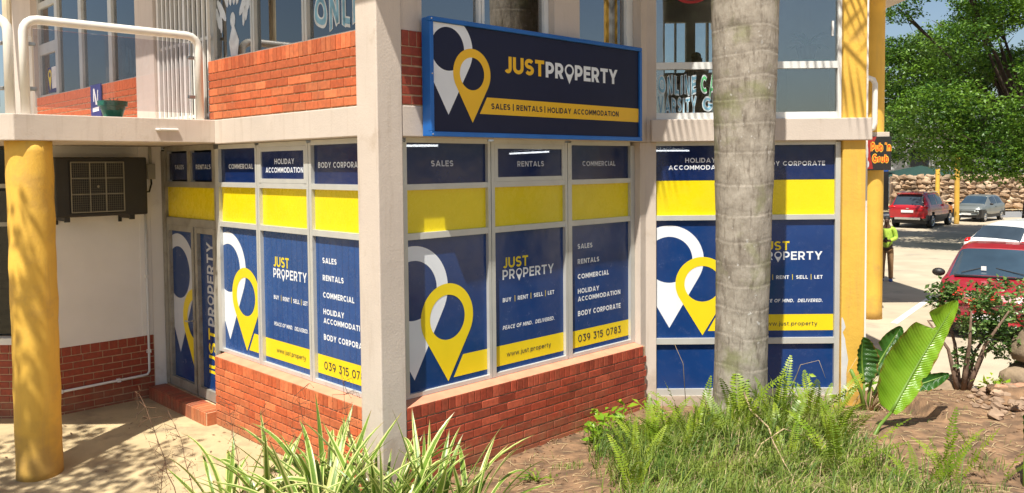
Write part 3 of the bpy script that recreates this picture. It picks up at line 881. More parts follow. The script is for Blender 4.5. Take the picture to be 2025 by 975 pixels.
# windows ----------------------------------------------------------------
ZB, Z1a, Z1b, Z2a, Z2b, ZT = .838, 2.316, 2.376, 2.778, 2.832, 3.22
def frame_bars(fr, bars_v, bars_h, g, parent, name, material, prd=.04, dep=.05):
    """one frame mesh: verticals (a0,a1,z0,z1) and horizontals (a0,a1,z0,z1); g = glass position"""
    mb = MB()
    for (a0, a1, z0, z1) in bars_v: mb.box(fr, a0, a1, g - dep, g + prd, z0, z1)
    for (a0, a1, z0, z1) in bars_h: mb.box(fr, a0, a1, g - dep, g + prd - .004, z0, z1)
    return P(name, mb, material, parent)

def pane(fr, a0, a1, z0, z1, g, material, parent, name='pane', th=.008):
    mb = MB(); mb.box(fr, a0, a1, g - th, g, z0, z1)
    return P(name, mb, material, parent)

def three_column_window(fr, c, g, label, A_side):
    """c: edges of frame, mullions; lower shop window with filmed panes"""
    aL, a0, a1, a2, a3, a4, a5, aR = c
    V = [(aL, a0, ZB, ZT), (a1, a1 + .036, ZB, ZT + .02), (a1 + .046, a2, ZB, ZT + .02), (a3, a3 + .036, ZB, ZT + .02), (a3 + .046, a4, ZB, ZT + .02), (a5, aR, ZB, ZT)]
    H = []
    for (b0, b1) in ((a0, a1), (a2, a3), (a4, a5)):
        H += [(b0, b1, ZB, ZB + .038), (b0, b1, Z1a, Z1b), (b0, b1, Z2a, Z2b), (b0, b1, ZT - .004, ZT + .045)]
    wn = frame_bars(fr, V, H, g, shop, 'window', M['alu'])
    wn['label'] = label
    # shadow gaps between the paired mullion bars
    mb = MB()
    for q in (a1, a3): mb.box(fr, q + .036, q + .046, g - .05, g + .018, ZB, ZT + .02)
    mb.build('mullion_joint', M['alu_dull'], wn)
    lo = M['film_blue_slat'] if A_side else M['film_blue']
    for k, (b0, b1) in enumerate(((a0, a1), (a2, a3), (a4, a5))):
        pane(fr, b0, b1, ZB + .038, Z1a, g, lo, wn)
        pane(fr, b0, b1, Z1b, Z2a, g, M['film_yellow'], wn)
        if k == 1:                                    # hinged transom with a frame of its own
            mb = MB(); b0_, b1_ = b0 + .002, b1 - .002; w_ = .045
            z0, z1 = Z2b + .002, ZT - .006
            mb.box(fr, b0_, b0_ + w_, g - .04, g + .040, z0, z1); mb.box(fr, b1_ - w_, b1_, g - .04, g + .040, z0, z1)
            mb.box(fr, b0_ + w_, b1_ - w_, g - .04, g + .037, z0, z0 + w_); mb.box(fr, b0_ + w_, b1_ - w_, g - .04, g + .037, z1 - w_, z1)
            mb.build('hinged_sash', M['alu'], wn)
            pane(fr, b0_ + w_, b1_ - w_, z0 + w_, z1 - w_, g + .026, M['film_top'], wn)
        else:
            pane(fr, b0, b1, Z2b, ZT - .004, g, M['film_top'], wn)
    return wn

def pins(fr, n, wc, yc, wn, clipa, bar=None, Rw=.42, rw=.282, tw=.991, Ry=.33, ry=.219, ty=.905, mw='vinyl_white', my='vinyl_yellow', clipz=None, name='pin_graphic'):
    def cut(Q):
        Q = clip(Q, clipa[0], clipa[1], 0)
        return clip(Q, None, clipz, 1) if clipz else Q
    decal(name, cut([(q, 0) for q in pin_shape(wc[0], wc[1], Rw, rw, tw)]), fr, n + .0010, M[mw], wn)
    decal(name, cut([(q, 0) for q in pin_shape(yc[0], yc[1], Ry, ry, ty)]), fr, n + .0030, M[my], wn)
    if bar:
        decal('bar_graphic', [(bar, 0)], fr, n + .0016, M[my], wn)

def bar(fr, n, a0, a1, z0, z1, wn, my='vinyl_yellow'):
    decal('bar_graphic', [(((a0, z0), (a1, z0), (a1, z1), (a0, z1)), 0)], fr, n + .0010, M[my], wn)

def logo_block(fr, n, x0, wd, wn, white='vinyl_white'):
    s = wd / .78
    text('JUST', fr, n + .0012, x0 + .004, x0 + .378 * s, 1.936, .110, M['vinyl_yellow'], wn, t=.19, gap=.13)
    text('PROPERTY', fr, n + .0012, x0, x0 + .78 * s, 1.818, .102, M[white], wn, t=.18, gap=.13, pin_o=True)
    # words and dividers
    for wd_, q0, q1, dv in (('BUY', 0, .124, .177), ('RENT', .219, .376, .418), ('SELL', .461, .605, .644), ('LET', .683, .785, None)):
        text(wd_, fr, n + .0012, x0 + q0 * s, x0 + q1 * s, 1.584, .044, M[white], wn, t=.21, gap=.16)
        if dv:
            x = x0 + dv * s
            decal('divider', [(((x - .0035, 1.575), (x + .0035, 1.575), (x + .0035, 1.64), (x - .0035, 1.64)), 0)], fr, n + .0012, M['vinyl_yellow'], wn)
    text('PEACE OF MIND.  DELIVERED.', fr, n + .0012, x0 - .004, x0 + .785 * s, 1.298, .041, M[white], wn, t=.2, gap=.15, shear=.2)
    bar_z = (.930, 1.138)
    text('www.just.property', fr, n + .0030, x0 + .05 * s, x0 + .722 * s, 1.012, .050, M['vinyl_navy'], wn, t=.13, gap=.15, clipit=False)

def list_block(fr, n, x0, s, wn, white='vinyl_white'):
    for tx, w_, z, c in (('SALES', .259, 2.048, .056), ('RENTALS', .379, 1.876, .056), ('COMMERCIAL', .557, 1.705, .056), ('HOLIDAY', .377, 1.539, .055), ('ACCOMMODATION', .773, 1.449, .054), ('BODY CORPORATE', .777, 1.282, .059)):
        text(tx, fr, n + .0012, x0, x0 + w_ * s, z, c, M[white], wn, t=.22, gap=.15)
    text('039 315 0783', fr, n + .0030, x0, x0 + .778 * s, .985, .082, M['vinyl_navy'], wn, t=.14, gap=.16)

# --- angled front with the sign (B)
GB = -.17
cB = (4.60, 4.690, 5.706, 5.798, 6.866, 6.976, 8.042, 8.12)
wB = three_column_window(FB, cB, GB, 'filmed shop window under the sign with sales, rentals and commercial panes', False)
pins(FB, GB, (4.775, 1.834), (5.187, 1.532), wB, (4.692, 5.704), ((5.256, .931), (5.704, .931), (5.704, 1.139), (5.380, 1.139)))
bar(FB, GB, 5.800, 6.864, .931, 1.139, wB); bar(FB, GB, 6.978, 8.040, .928, 1.121, wB)
logo_block(FB, GB, 5.932, .78, wB); list_block(FB, GB, 7.112, 1., wB)
text('SALES', FB, GB + .0012, 5.006, 5.283, 2.995, .056, M['vinyl_dim'], wB)
text('RENTALS', FB, GB + .0272, 6.137, 6.539, 2.985, .056, M['vinyl_dim'], wB)
text('COMMERCIAL', FB, GB + .0012, 7.204, 7.798, 2.983, .056, M['vinyl_dim'], wB)

# --- front facing the paving (A)
GA = -.156
cA = (-9.431, -9.344, -8.462, -8.375, -7.400, -7.308, -6.33, -6.25)
wA = three_column_window(FA, cA, GA, 'sunlit filmed shop window left of the corner pillar', True)
pins(FA, GA, (-9.222, 1.834), (-8.81, 1.537), wA, (-9.342, -8.464), ((-8.758, .937), (-8.464, .937), (-8.464, 1.142), (-8.634, 1.142)), tw=.992, ty=.919)
bar(FA, GA, -8.373, -7.402, .935, 1.140, wA); bar(FA, GA, -7.306, -6.332, .933, 1.125, wA)
logo_block(FA, GA, -8.175, .685, wA); list_block(FA, GA, -7.190, .98, wA)
text('COMMERCIAL', FA, GA + .0012, -9.155, -8.574, 2.985, .056, M['vinyl_white'], wA)
text('HOLIDAY', FA, GA + .0272, -8.051, -7.648, 3.033, .056, M['vinyl_white'], wA)
text('ACCOMMODATION', FA, GA + .0272, -8.245, -7.475, 2.943, .056, M['vinyl_white'], wA)
text('BODY CORPORATE', FA, GA + .0012, -7.235, -6.45, 2.990, .056, M['vinyl_white'], wA)

# --- glazed door beside it
zt = 2.25; zb = .17
dF = -.17
V = [(-11.04, -10.93, zb, ZT), (-9.50, -9.431, zb, ZT)]
H = [(-10.93, -9.50, ZT - .004, ZT + .06), (-10.93, -9.50, 2.27, 2.37), (-10.93, -9.50, 2.76, 2.83)]
dw = frame_bars(FA, V, H, dF, shop, 'door_frame', M['alu_dull'])
pane(FA, -10.93, -9.50, 2.37, 2.76, dF, M['film_yellow'], dw)
for a0, a1 in ((-10.93, -10.86), (-10.26, -10.17), (-9.57, -9.50)):
    mb = MB(); mb.box(FA, a0, a1, dF - .03, dF + .03, 2.83, ZT - .004); mb.build('transom_bar', M['alu_dull'], dw)
pane(FA, -10.86, -10.26, 2.85, ZT - .03, dF, M['film_top'], dw); pane(FA, -10.17, -9.57, 2.85, ZT - .03, dF, M['film_top'], dw)
text('SALES', FA, dF + .0012, -10.69, -10.42, 2.985, .056, M['vinyl_dim'], dw)
text('RENTALS', FA, dF + .0012, -10.07, -9.66, 2.985, .056, M['vinyl_dim'], dw)
def leaf(a0, a1, n0, label):
    mb = MB(); w_ = .065
    mb.box(FA, a0, a0 + w_, dF - .03, n0, zb, 2.27); mb.box(FA, a1 - w_, a1, dF - .03, n0, zb, 2.27)
    mb.box(FA, a0 + w_, a1 - w_, dF - .03, n0 - .003, zb, zb + .12); mb.box(FA, a0 + w_, a1 - w_, dF - .03, n0 - .003, 2.20, 2.27)
    o = P('door', mb, M['alu_dull']); o['label'] = label
    pane(FA, a0 + w_, a1 - w_, zb + .12, 2.20, dF, M['film_blue'], o)
    return o, a0 + w_, a1 - w_
d1, l0, l1 = leaf(-10.90, -10.10, -.125, 'glazed door leaf with map pin graphics')
pins(FA, dF, (-10.66, 1.66), (-10.16, 1.10), d1, (l0 + .002, l1 - .002), Rw=.50, rw=.335, tw=.62, Ry=.395, ry=.262, ty=.34, mw='vinyl_dim')
mb = MB(); mb.tube([FA(-10.13, -.125, 1.10), FA(-10.13, -.06, 1.10), FA(-10.22, -.05, 1.095)], .011, 6); mb.build('handle', M['chrome'], d1)
d2, l0, l1 = leaf(-10.06, -9.50, -.125, 'glazed door leaf with upright lettering')
text('JUST', FA, dF + .0012, -9.83, 1.045, .42, .20, M['vinyl_yellow'], d2, t=.19, gap=.13, vertical=True)
text('PROPERTY', FA, dF + .0012, -9.83, 2.10, 1.075, .20, M['vinyl_dim'], d2, t=.19, gap=.13, vertical=True, pin_o=True)

# --- flat front behind the palm (C)
GC = -.10
V = [(1.60, 1.672, .16, ZT + .03), (3.838, 3.90, .16, ZT + .03)]
H = [(1.672, 3.838, .16, .243), (1.672, 3.838, .795, .868), (1.672, 3.838, 2.312, 2.372), (1.672, 3.838, ZT - .004, ZT + .045)]
wC = frame_bars(FC, V, H, GC, shop, 'window', M['alu'])
wC['label'] = 'wide filmed shop window partly hidden by the palm trunk'
pane(FC, 1.672, 3.838, .243, .795, GC, M['film_blue'], wC)
pane(FC, 1.672, 3.838, .868, 2.312, GC, M['film_blue'], wC)
pane(FC, 1.672, 3.838, 2.372, 2.793, GC, M['film_yellow'], wC)
pane(FC, 1.672, 3.838, 2.797, ZT - .004, GC, M['film_top'], wC)
pins(FC, GC, (1.838, 1.829), (2.242, 1.532), wC, (1.674, 3.0), ((2.308, .951), (3.836, .951), (3.836, 1.150), (2.418, 1.150)), ty=.899, tw=.992)
logo_block(FC, GC, 2.921, .78, wC)
text('HOLIDAY', FC, GC + .0012, 2.031, 2.40, 3.010, .058, M['vinyl_white'], wC)
text('ACCOMMODATION', FC, GC + .0012, 1.830, 2.60, 2.925, .055, M['vinyl_white'], wC)
text('BODY CORPORATE', FC, GC + .0012, 2.945, 3.724, 2.965, .055, M['vinyl_white'], wC)

# --- upper window A with painted ornament, cloth and letters
ZU = 4.222
V = [(-9.43, -9.344, ZU, 6.2), (-8.462, -8.425, ZU, 6.2), (-8.415, -8.375, ZU, 6.2), (-7.400, -7.36, ZU, 6.2), (-7.35, -7.308, ZU, 6.2), (-6.33, -6.31, ZU, 6.2)]
H = [(a, b, ZU, ZU + .03) for a, b in ((-9.344, -8.462), (-8.375, -7.400), (-7.308, -6.33))] + [(a, b, 6.05, 6.2) for a, b in ((-9.344, -8.462), (-8.375, -7.400), (-7.308, -6.33))]
uA = frame_bars(FA, V, H, -.14, shop, 'window', M['alu'])
uA['label'] = 'upper window with painted ornament and letters'
for a, b in ((-9.344, -8.462), (-8.375, -7.400), (-7.308, -6.33)): pane(FA, a, b, ZU + .03, 6.05, -.14, M['glass_dark'], uA)
# painted white plume figure on the first pane
Q = []
def ell(cx, cz, rx, rz, rot=0, n=12):
    c, s_ = math.cos(R(rot)), math.sin(R(rot))
    ring = [(rx * math.cos(2 * math.pi * i / n), rz * math.sin(2 * math.pi * i / n)) for i in range(n)]
    return tuple((cx + x * c - z * s_, cz + x * s_ + z * c) for x, z in ring)
oa = -8.94
for k, (dx, dz, rx, rz, rt_) in enumerate([(-.16, .62, .055, .19, 12), (-.06, .66, .05, .22, 4), (.05, .66, .05, .22, -4), (.15, .62, .055, .19, -14), (-.27, .42, .05, .17, 40), (.27, .44, .05, .17, -40), (-.36, .34, .035, .13, 15), (-.29, .29, .035, .13, 5), (-.42, .42, .04, .12, 30), (.33, .36, .035, .13, -12), (.26, .30, .03, .12, -5), (.39, .44, .04, .13, -30)]):
    Q.append((ell(oa + dx, 4.38 + dz, rx, rz, rt_), k % 4))
Q.append((ell(oa, 4.66, .06, .09), 1)); Q.append((((oa - .02, 4.60), (oa + .03, 4.60), (oa + .14, 4.42), (oa + .10, 4.258), (oa - .06, 4.258), (oa - .10, 4.42)), 2))
decal('painted_ornament', Q, FA, -.138, M['orn'], uA)
# hand-painted letters on the third pane, tilted and uneven
def hand_text(txt, fr, n, x0, x1, z0, cap, wn, inner, outer, wob=.06):
    Q, W = lay_text(txt, .30, .16); sx = (x1 - x0) / W
    rr = random.Random(len(txt) * 7 + int(z0 * 10))
    f = lambda p: (x0 + p[0] * sx + wob * .25 * cap * math.sin(p[0] * 2.3), z0 + p[1] * cap + wob * cap * math.sin(p[0] * 4.1))
    decal('painted_lettering', Q, fr, n, M[outer], wn, f)
    Q2, W2 = lay_text(txt, .30, .16)
    Qi = []
    x = 0
    for ch in txt:
        wd, st = glyph(ch, .30)
        for s_ in st:
            for q in ribbon(s_, .085): Qi.append((tuple((p[0] + x, p[1] * .94 + .03) for p in q), 0))
        x += wd + .16
    decal('painted_lettering', Qi, fr, n + .0014, M[inner], wn, f)
hand_text('ONLINE', FA, -.138, -7.23, -6.1, 4.32, .33, uA, 'paint_blue', 'paint_white', .10)

# --- upper window B above the sign
V = [(4.80, 4.85, ZU, 6.2), (5.60, 5.635, ZU, 6.2), (5.645, 5.68, ZU, 6.2), (6.55, 6.615, ZU, 6.2), (7.035, 7.09, ZU, 6.2), (7.97, 8.09, ZU, 6.2)]
H = [(a, b, z, z + .05) for a, b in ((4.85, 5.60), (5.68, 6.55), (7.09, 7.97)) for z in (ZU, 6.15)]
uB = frame_bars(FB, V, H, GB, shop, 'window', M['white_frame'])
uB['label'] = 'upper window behind the top of the sign'
for a, b in ((4.85, 5.60), (5.68, 6.55), (7.09, 7.97)): pane(FB, a, b, ZU + .05, 6.15, GB, M['glass_mirror'], uB)
fbox('blind', FB, 4.82, 5.92, -.36, -.34, 4.25, 6.1, M['curtain'])
fbox('curtain', FB, 7.55, 7.66, -.45, -.40, 3.56, 6.1, mat('ochre_curtain', (.22, .12, .02), .8))

# --- upper window C: two rows, letters on the lower pane
V = [(1.60, 1.677, 3.531, 6.25), (3.855, 3.90, 3.531, 6.25)]
H = [(1.677, 3.855, 3.531, 3.612), (1.677, 3.855, 4.135, 4.218), (1.677, 3.855, 6.15, 6.25)]
uC = frame_bars(FC, V, H, GC, shop, 'window', M['white_frame'])
uC['label'] = 'upper window with hand-painted letters and a potted plant inside'
pane(FC, 1.677, 3.855, 3.612, 4.135, GC, M['glass'], uC); pane(FC, 1.677, 3.855, 4.218, 6.15, GC, M['glass'], uC)
fbox('catch', FC, 3.79, 3.815, GC, GC + .012, 4.52, 4.70, M['paper'], uC)
hand_text('ONLINE', FC, GC + .002, 1.70, 2.165, 3.83, .235, uC, 'paint_blue', 'paint_white', .05)
hand_text('CAFE', FC, GC + .002, 2.215, 2.56, 3.83, .235, uC, 'paint_green', 'paint_white', .05)
hand_text('VARSITY', FC, GC + .002, 1.70, 2.165, 3.615, .185, uC, 'paint_blue', 'paint_white', .04)
hand_text('G', FC, GC + .002, 2.235, 2.36, 3.62, .185, uC, 'paint_blue', 'paint_white', .04)
# red ring print near the top of the pane
Q = [(q, 0) for q in ribbon(arc(2.10, 5.05, .19, .11, 0, 360, 24), .018)]
decal('ring_print', Q, FC, GC + .002, M['flag_red'], uC)
for x in (2.95, 3.10, 3.42, 3.50): fbox('inner_frame', FC, x, x + .035, -2.05, -2.0, 3.55, 6.1, M['white_frame'])

# --- far left: upper window over the balcony
V = [(-16.12, -16.04, ZU, 6.2), (-15.17, -15.03, ZU, 6.2), (-14.0, -13.86, ZU, 6.2), (-12.73, -12.59, ZU, 6.2), (-11.42, -11.40, ZU, 6.2)]
H = [(-16.04, -15.17, 4.96, 5.14), (-16.04, -15.17, ZU, ZU + .05), (-16.04, -15.17, 5.75, 5.85)] + [(a, b, ZU, ZU + .03) for a, b in ((-15.03, -14.0), (-13.86, -12.73), (-12.59, -11.42))]
uL = frame_bars(FA, V, H, -.14, shop, 'window', M['alu'])
uL['label'] = 'upper window over the balcony with a small poster'
for a, b in ((-16.04, -15.17), (-15.03, -14.0), (-13.86, -12.73), (-12.59, -11.42)): pane(FA, a, b, ZU + .03, 6.1, -.14, M['glass_dark'], uL)
fbox('net_curtain', FA, -13.7, -12.8, -.30, -.27, 4.25, 6.1, M['curtain'])
decal('poster', [(((-15.72, 4.30), (-15.22, 4.30), (-15.22, 4.72), (-15.72, 4.72)), 0)], FA, -.136, M['poster_blue'], uL)
decal('poster', [(((-15.52, 4.36), (-15.22, 4.36), (-15.22, 4.72), (-15.52, 4.72)), 0)], FA, -.1355, M['paper'], uL)
decal('pin_graphic', [(q, 0) for q in pin_shape(-15.62, 4.60, .09, .045, 4.33)], FA, -.135, M['vinyl_yellow'], uL)

# --- far left ground-floor window beside the yellow column
V = [(-8.0, -7.9, 1.0, 3.28), (-5.75, -5.69, 1.0, 3.28)]
H = [(-7.9, -5.75, 2.32, 2.37), (-7.9, -5.75, 2.78, 2.83)]
wE = frame_bars(FE, V, H, -.08, shop, 'window', M['alu_dull'])
wE['label'] = 'dark shopfront window behind the round yellow column'
for z0, z1 in ((1.0, 2.32), (2.37, 2.78), (2.83, 3.28)): pane(FE, -7.9, -5.75, z0, z1, -.08, M['glass_plain'], wE)
fbox('window_sill', FE, -8.0, -5.69, -.10, .06, .907, .985, M['pvc'])
fbox('room_wall', WORLD, -9, -5.8, -12.2, -12.0, 0, 3.28, M['inner_dark'])
fbox('wall', WORLD, -5.80, -5.68, -12.0, -9.95, 0, 3.28, M['inner_dark'])

# balcony slab ----------------------------------------------------------
mb = MB()
bp = [uv(9.17, 4.284), uv(9.17, 2.26), Vector((-9.5, 8.082, 0)), Vector((-14, 13, 0)), uv(16.5, 4.70), uv(9.17, 4.70)]
bp = [(p.x, p.y) for p in bp]
mb.prism(bp[::-1], 3.285, 3.545)
P('balcony_slab', mb, M['beige'], bevel=.008)
mb = MB(); mb.tube([FF(3.63, -.05, 3.425), FF(3.63, .10, 3.418)], .012, 8); mb.tube([FF(3.63, .015, 3.424), FF(3.86, .015, 3.424)], .012, 8)
P('overflow_pipe', mb, M['pvc'])
# grille gate between the balcony and the corridor
gr = MB()
gr.box(FA, -10.79, -10.73, -.06, -.02, 3.55, 6.2)
g_ = P('grille_gate', gr, M['white_tube']); g_['label'] = 'white barred gate on the balcony'
for a in [-10.62 + .127 * k for k in range(11)]:
    thick = .03 if abs(a + 9.985) < .05 else .016
    fbox('bar', FA, a - thick, a + thick, -.055, -.025, 3.56, 6.2, M['white_tube'], g_)
for z in (3.60, 4.49): fbox('rail', FA, -10.73, -9.33, -.062, -.048, z, z + .035, M['white_tube'], g_)
# posts at the balcony's left end
mb = MB(); mb.tube([uv(11.15, 2.72, 3.54), uv(11.15, 2.72, 6.4)], .05, 10)
P('balcony_post', mb, mat('cream_post', (.66, .55, .36), .6))
mb = MB(); mb.tube([uv(11.3, 2.98, 3.54), uv(11.3, 2.98, 4.6)], .03, 8); P('balcony_post', mb, M['white_tube'])

# front step of bricks on edge ------------------------------------------
st = MB(); st.box(FA, -11.02, -9.325, -.16, .112, -.1, .150)
step = P('door_step', st, M['mortar_light'])
k = 0
a = -11.0
while a < -9.35:                                      # risers and treads
    e = min(a + .085, -9.327)
    fbox('step_brick', FA, a, e - .009, .110, .121, -.05, .153, M['brick_shaded'] if a < -9.72 else M['brick'], step)  # darker brick copy paints the shade under the balcony
    fbox('step_brick', FA, a, e - .009, -.10, .104, .148, .160, M['brick_shaded'] if a < -9.72 else M['brick'], step)
    a += .0855
fr_ = Frame(uv(9.325, 4.284), (S, S))                 # end face of the step, faces the camera
for (x0, x1) in ((-.104, .03), (.04, .10)): fbox('step_brick', fr_, x0, x1, -.002, .010, -.05, .148, M['brick'], step)

# lit strip lights inside the ground floor
def strip_light(p0, p1, label):
    p0, p1 = Vector(p0), Vector(p1)
    t = thing('strip_light', (p0 + p1) / 2, label, 'strip light', 'strip lights inside the shop')
    mb = MB(); mb.tube([p0, p1], .011, 8); mb.build('tube', M['tube_lit'], t)
    mb = MB(); mb.tube([p0 + Vector((0, 0, .06)), p1 + Vector((0, 0, .06))], .03, 6); mb.build('housing', M['white_tube'], t)
strip_light((-1.5, 8.6, 3.212), (-.821, 8.6, 3.208), 'lit strip light seen through the sales pane')
strip_light((-.117, 11.5, 3.158), (.433, 11.5, 3.181), 'lit strip light seen through the rentals pane')
strip_light((1.80, 11.5, 3.182), (2.357, 11.5, 3.178), 'lit strip light seen behind the holiday accommodation pane')

# ================================================================== shop sign
sg = thing('shop_sign', uv(5.94, 6.33, 3.27), 'long blue-framed navy shop sign with white and amber map pins', 'sign')
s0, s1, z0, z1 = 4.758, 7.905, 3.266, 4.340
mb = MB(); mb.box(FB, s0 + .004, s1 - .004, .02, .105, z0 + .004, z1 - .004); mb.build('sign_box', M['sign_blue'], sg, bevel=.003)
mb = MB(); mb.box(FB, s0 + .042, s1 - .042, .106, .122, z0 + .046, z1 - .044); mb.build('sign_face', M['sign_navy'], sg)
def fb(a0, a1, q0, q1):
    mb = MB(); mb.box(FB, a0, a1, .10, .146, q0, q1); mb.build('sign_frame', M['sign_blue'], sg, bevel=.004)
fb(s0, s1, z1 - .042, z1); fb(s0, s1, z0, z0 + .045); fb(s0, s0 + .042, z0 + .047, z1 - .044); fb(s1 - .042, s1, z0 + .047, z1 - .044)
GN = .122
fz0, fz1, fa0, fa1 = z0 + .047, z1 - .044, s0 + .043, s1 - .043
def scut(Q): return clip(clip(Q, fa0, fa1, 0), fz0, fz1, 1)
decal('pin_graphic', scut([(q, 0) for q in pin_shape(4.984, 4.068, .304, .199, 3.467)]), FB, GN + .001, M['vinyl_white'], sg)
decal('pin_graphic', scut([(q, 0) for q in pin_shape(5.279, 3.860, .235, .153, 3.402)]), FB, GN + .003, M['sign_amber'], sg)
decal('bar_graphic', [(((5.372, 3.490), (fa1, 3.484), (fa1, 3.640), (5.467, 3.650)), 0)], FB, GN + .0016, M['sign_amber'], sg)
text('JUST', FB, GN + .0012, 5.698, 6.270, 3.900, .164, M['sign_amber'], sg, t=.225, gap=.09)
text('PROPERTY', FB, GN + .0012, 6.292, 7.470, 3.897, .160, M['vinyl_white'], sg, t=.225, gap=.09, pin_o=True)
text('SALES', FB, GN + .0030, 5.522, 5.777, 3.541, .056, M['sign_navy'], sg, t=.20, gap=.16)
text('|', FB, GN + .0030, 5.812, 5.826, 3.541, .056, M['sign_navy'], sg, t=.14, gap=.1, clipit=False)
text('RENTALS', FB, GN + .0030, 5.863, 6.237, 3.540, .056, M['sign_navy'], sg, t=.20, gap=.16)
text('|', FB, GN + .0030, 6.268, 6.282, 3.540, .056, M['sign_navy'], sg, t=.14, gap=.1, clipit=False)
text('HOLIDAY ACCOMMODATION', FB, GN + .0030, 6.316, 7.489, 3.536, .057, M['sign_navy'], sg, t=.20, gap=.16)
for a, z in ((s0 + .02, z1 - .02), (s0 + .02, z0 + .02), (s0 + .02, 3.83)):
    mb = MB(); mb.blob(FB(a, .147, z), .008, 6, 4); mb.build('rivet', M['chrome'], sg)

# ================================================================== air conditioner on the white wall
ac = thing('air_conditioner', FD(3.52, .2, 2.41), 'black outdoor air conditioner unit bracketed to the white wall', 'air conditioner')
mb = MB(); mb.box(FD, 3.02, 4.07, .10, .44, 2.43, 3.14); mb.build('casing', M['ac_black'], ac, bevel=.02)
mb = MB(); mb.box(FD, 3.17, 3.79, .4405, .447, 2.47, 3.095); mb.build('fan_panel', M['black'], ac, bevel=.01)
gm = MB()
for k in range(26):
    a = 3.19 + .58 * k / 25
    gm.box(FD, a - .002, a + .002, .458, .462, 2.49, 3.075)
for k in range(22):
    z = 2.50 + .565 * k / 21
    gm.box(FD, 3.185, 3.775, .463, .466, z - .002, z + .002)
gm.build('fan_guard', M['ac_wire'], ac)
gm = MB()
for z in (2.487, 2.70, 2.89, 3.08): gm.box(FD, 3.18, 3.78, .467, .475, z - .005, z + .005)
for a in (3.182, 3.39, 3.57, 3.778): gm.box(FD, a - .005, a + .005, .466, .474, 2.487, 3.08)
gm.blob(FD(3.48, .475, 2.79), .016, 8, 5)
gm.build('guard_frame', mat('pale_wire', (.26, .24, .18), .5), ac)
mb = MB(); mb.lathe((0, 0, 0), [(.03, -.02), (.27, -.015), (.27, .0)], 20)
for a in (3.12, 3.86):
    mb = MB(); mb.box(FD, a, a + .035, .0, .42, 2.385, 2.425); mb.box(FD, a, a + .035, .0, .03, 2.33, 2.384); mb.build('bracket', M['black'], ac)
    mb = MB(); mb.box(FD, a - .01, a + .05, .40, .43, 2.375, 2.433); mb.build('bracket_end', M['black'], ac)
mb = MB(); mb.tube([FD(4.07, .2, 2.78), FD(4.15, .16, 2.70), FD(4.22, .10, 2.70), FD(4.27, .05, 2.80), FD(4.275, .03, 2.86)], .011, 6); mb.build('cable', M['black'], ac, smooth=True)
jb = thing('junction_box', FD(4.27, .03, 2.87), 'small grey junction box with conduit beside the transom', 'junction box')
mb = MB(); mb.box(FD, 4.22, 4.32, .0, .07, 2.86, 3.06); mb.build('box', M['grey_box'], jb, bevel=.008)
mb = MB(); mb.tube([FD(4.27, .03, 3.06), FD(4.27, .03, 3.28)], .018, 8); mb.build('conduit', M['grey_box'], jb)
dp = thing('drain_pipe', FD(4.18, .03, 2.36), 'thin white drain pipe running down the wall and along the bricks', 'pipe')
mb = MB(); mb.tube([FD(4.19, .03, 2.42), FD(4.185, .03, .36), FD(4.16, .03, .318), FD(4.10, .03, .312), FD(2.80, .03, .285)], .016, 8); mb.build('pipe_run', M['pvc'], dp, smooth=True)
for a, z in ((4.186, 1.6), (4.186, .62), (3.80, .306), (3.12, .292)):
    mb = MB(); mb.box(FD, a - .022, a + .022, 0, .05, z - .022, z + .022); mb.build('pipe_clip', M['pvc'], dp)

# ================================================================== round yellow columns
def round_column(x, y, r, zb, zt, label, bulge=0.):
    t = thing('yellow_column', (x, y, zb), label, 'column')
    mb = MB(); n = 30; prof = []
    for i in range(n + 1):
        z = (zt - zb) * i / n
        prof.append((r * (1 + .012 * math.sin(i * 1.7) * bulge + (.03 if i == 0 else 0)), z))
    mb.lathe((x, y, zb), prof, 40)
    for i, q in enumerate(mb.v):
        p = Vector(q); k = noise.noise(p * 2.6) * .007 * bulge + noise.noise(p * 9) * .0035 * bulge
        dd = Vector((p.x - x, p.y - y, 0)).normalized()
        mb.v[i] = tuple(p + dd * k)
    mb.build('shaft', M['yellow_paint'], t, smooth=True)
    return t
round_column(-4.915, 8.37, .212, -.16, 3.284, 'thick rough yellow column holding up the balcony corner', 1.)
c2 = round_column(6.77, 15.98, .195, -.05, 6.4, 'tall yellow column behind the building with the pub sign', .3)

# back block: balcony slab, roof and railing
bb = thing('rear_balcony', (5.6, 17.5, 3.36), 'grey upper balcony slab and roof behind the yellow columns', 'balcony')
mb = MB(); mb.box(WORLD, 4.36, 6.98, -21.5, -15.74, 3.44, 3.56); mb.build('slab', M['beige'], bb, bevel=.006)
mb = MB(); mb.box(WORLD, 4.95, 8.25, -21.5, -14.6, 6.42, 6.6); mb.build('roof_slab', M['beige'], bb)
rl = thing('balcony_railing', (6.6, 15.9, 3.56), 'white tube railing end beside the tall yellow column', 'railing', 'white balcony railings')
mb = MB(); mb.tube([(4.4, 15.66, 4.56), (6.55, 15.66, 4.56), (6.63, 15.66, 4.53), (6.665, 15.66, 4.45), (6.665, 15.66, 3.72), (6.64, 15.67, 3.63), (6.56, 15.70, 3.58)], .05, 10); mb.build('tube', M['white_tube'], rl, smooth=True)

